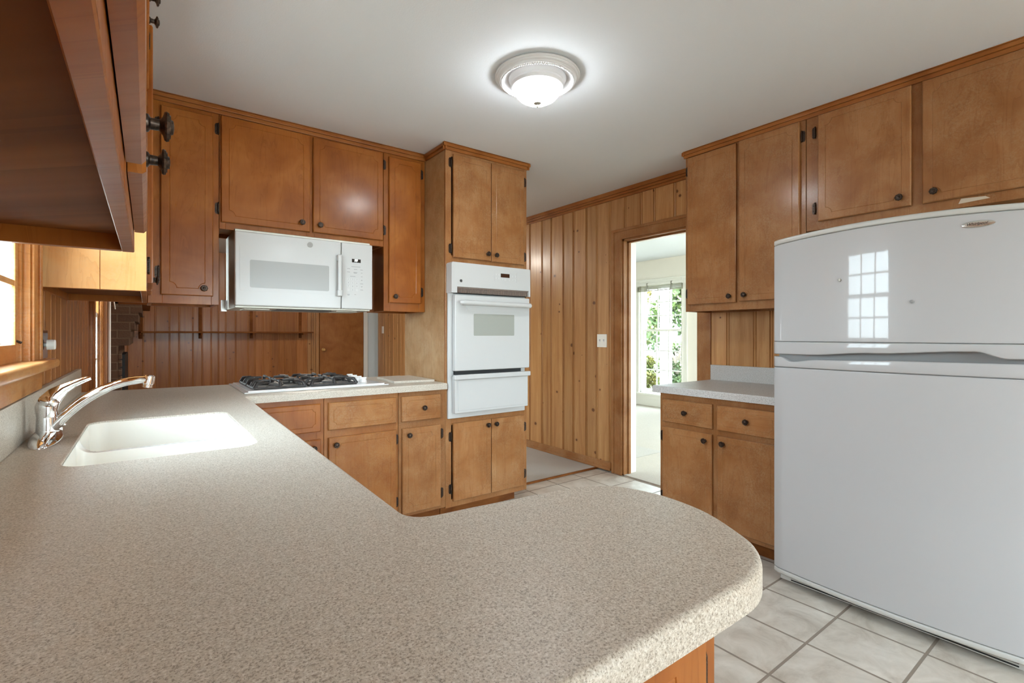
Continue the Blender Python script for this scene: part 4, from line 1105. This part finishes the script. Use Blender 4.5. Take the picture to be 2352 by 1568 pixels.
# ------------------------------------------------------------------ den
F = Face('Y-', YB)
r = thing('flush_door', 'plain brown flush door at the far end of the den', 'door', (2.7, YB-0.02, 0.012))
bm = bmesh.new(); F.box(bm, 2.335, 3.08, 0.014, 2.02, 0.004, 0.04, 0.002); obj('door_leaf', bm, 'wood_door', r)
bm = bmesh.new(); lathe(bm, [(0.027, 0.0), (0.026, 0.004), (0.010, 0.008), (0.010, 0.03), (0.024, 0.042), (0.027, 0.052), (0.022, 0.064), (0, 0.068)], F(2.392, 0.945, 0.04), (0, -1, 0), 24); obj('door_knob', bm, 'brass', r)
bm = bmesh.new()
for a, b, d in ((2.145, 2.20, 0.012), (2.205, 2.235, 0.020), (2.24, 2.27, 0.014), (2.275, 2.325, 0.022)): F.box(bm, a, b, 0.012, 2.10, 0.0005, d, 0.004)
F.box(bm, 2.145, 3.16, 2.025, 2.10, 0.0005, 0.02, 0.004)
struct('trim_9', bm, 'pine')
r = thing('wall_shelf', 'long dark wooden shelf on uprights across the pine wall of the den', 'shelf', (1.05, YB, 1.22))
bm = bmesh.new(); F.box(bm, -0.07, 2.185, 1.222, 1.245, 0.014, 0.235, 0.003); obj('shelf_board', bm, 'wood_under', r)
for u in (-0.075, 0.632, 1.307, 2.03):
    bm = bmesh.new(); F.box(bm, u-0.022, u+0.022, 1.14, 1.95, 0.0005, 0.013, 0.002)
    F.poly(bm, [(u-0.010, 1.222), (u+0.010, 1.222), (u+0.010, 1.15), (u-0.010, 1.15)], 0.013, 0.05); F.box(bm, u-0.010, u+0.010, 1.196, 1.221, 0.013, 0.22, 0.002)
    obj('bracket', bm, 'wood_under', r)
bm = bmesh.new(); box(bm, XL+0.02, 2.14, YB-0.016, YB, 0.012, 0.09, 0.004); struct('baseboard_far', bm, 'wood_trim')

r = thing('brick_fireplace', 'dark brick fireplace with a stepped corbel mantel on the outside wall of the den', 'fireplace', (XL, 7.3, 0.012))
bm = bmesh.new()
yf = 6.5
box(bm, XL+0.001, -0.238, yf, 8.2, 0.012, ZC-0.002, 0.002)
for x, za, zb in ((-0.150, 1.085, 1.166), (-0.137, 1.166, 1.25), (-0.105, 1.25, 1.335), (-0.074, 1.335, 1.43), (-0.045, 1.43, 1.515)):
    box(bm, -0.239, x, yf, 8.2, za, zb, 0.003)
obj('chimney_breast', bm, 'dark_brick', r)
bm = bmesh.new()
for k in range(12):
    z = 0.03 + k*0.083; box(bm, -0.240, -0.212, yf-0.003, yf+0.10, z, z+0.072, 0.005)
obj('brick_quoin', bm, 'dark_brick', r)
bm = bmesh.new(); box(bm, -0.238, -0.195, yf+0.35, 7.9, 0.012, 0.98, 0.004); obj('firebox_surround', bm, 'black_gap', r)
bm = bmesh.new(); box(bm, XL+0.02, 0.03, yf, 8.2, 1.515, 1.58, 0.004); obj('mantel_shelf', bm, 'wood_under', r)
bm = bmesh.new(); cyl(bm, (XL+0.013, 6.10, 0.014), (XL+0.013, 6.10, 2.05), 0.012, 12)
tag(obj('white_pole', bm, 'porch_white'), 'thin white pole standing against the den wall beside the dark brick', 'pole')
bm = bmesh.new(); cyl(bm, (XL+0.04, 6.488, 1.46), (XL+0.012, 6.488, 1.72), 0.006, 8); cyl(bm, (XL+0.026, 6.488, 1.59), (XL+0.026, 6.5, 1.59), 0.004, 8)
tag(obj('white_rod', bm, 'porch_white'), 'short slanted white rod on the side of the brick fireplace', 'rod')

# ------------------------------------------------------------------ living room blind
r = thing('window_blind', 'raised olive slat blind bunched at the top of the living room window', 'blind', (6.70, 4.99, 2.04))
bm = bmesh.new(); box(bm, 6.690, 6.715, 4.545, 5.435, 2.015, 2.050, 0.003); obj('headrail', bm, 'white_trim', r)
bm = bmesh.new()
for k in range(9): box(bm, 6.684, 6.712, 4.55, 5.43, 1.935+k*0.008, 1.9385+k*0.008)
box(bm, 6.684, 6.712, 4.55, 5.43, 1.918, 1.931, 0.003)
obj('slat_stack', bm, 'blind_slat', r)
for y in (4.75, 5.22):
    bm = bmesh.new(); box(bm, 6.680, 6.716, y-0.008, y+0.008, 1.93, 2.055, 0.001); obj('bracket', bm, 'dull_metal', r)

# ------------------------------------------------------------------ outdoors
bm = bmesh.new(); box(bm, -40, 45, -40, 40, -0.6, -0.45); struct('ground', bm, 'grass_ground')
def tree(name, label, x, y, h, crown_r, mat, n=1500, z_low=0.0, leaf=0.10, seed=1, cat='tree', group='trees outside the windows'):
    rnd = random.Random(seed)
    r = thing(name, label, cat, (x, y, -0.45), group)
    bm = bmesh.new(); pts = [(x, y, -0.45), (x+0.05, y, h*0.35), (x-0.05, y+0.05, h*0.7), (x, y, h*0.92)]; tube(bm, pts, [0.12, 0.10, 0.07, 0.02], 10)
    for k in range(6):
        a = rnd.uniform(0, 2*PI); z = h*rnd.uniform(0.35, 0.8); tube(bm, [(x, y, z), (x+crown_r*0.4*math.cos(a), y+crown_r*0.4*math.sin(a), z+0.3), (x+crown_r*0.8*math.cos(a), y+crown_r*0.8*math.sin(a), z+0.5)], [0.04, 0.03, 0.01], 6)
    obj('trunk', bm, 'bark', r)
    bm = bmesh.new()
    blobs = [(rnd.uniform(-1, 1)*crown_r*0.75, rnd.uniform(-1, 1)*crown_r*0.75, rnd.uniform(z_low, h), rnd.uniform(0.25, 0.5)*crown_r) for _ in range(26)]
    for i in range(n):
        bx_, by_, bz_, br_ = rnd.choice(blobs)
        d = Vector((rnd.gauss(0, 1), rnd.gauss(0, 1), rnd.gauss(0, 1))).normalized()*br_*rnd.uniform(0.5, 1.05)
        p = Vector((x+bx_, y+by_, bz_)) + d
        if p.z < -0.4: continue
        q = Vector((rnd.gauss(0, 1), rnd.gauss(0, 1), rnd.gauss(0, 1))).normalized(); s = q.orthogonal().normalized()*leaf*rnd.uniform(0.6, 1.2); w = q.cross(s)*0.6
        bm.faces.new([bm.verts.new(p+s), bm.verts.new(p+w), bm.verts.new(p-s), bm.verts.new(p-w)])
    obj('foliage', bm, mat, r, smooth=0)
tree('leafy_tree', 'dense green tree seen through the living room window, beyond the porch post', 11.3, 7.55, 4.4, 0.95, 'leaf_green', 9500, -0.2, 0.070, 3)
tree('leafy_tree', 'yellowing tree seen between the porch post and the window jamb of the living room', 11.6, 9.55, 4.4, 0.85, 'leaf_yellow', 6500, -0.2, 0.065, 5)
tree('leafy_shrub', 'low green shrub seen through the lower panes of the living room window', 9.45, 6.55, 0.9, 0.45, 'leaf_green', 4000, -0.35, 0.045, 8, 'shrub', None)
tree('leafy_shrub', 'low yellow-green shrub behind the porch post, past the lower panes of the living room window', 9.6, 7.75, 0.8, 0.42, 'leaf_yellow', 4000, -0.35, 0.045, 9, 'shrub', None)
bm = bmesh.new(); box(bm, 8.62, 8.80, 6.22, 6.40, -0.45, 2.7, 0.01); tag(obj('porch_post', bm, 'porch_white'), 'square white porch post outside the living room window', 'post')
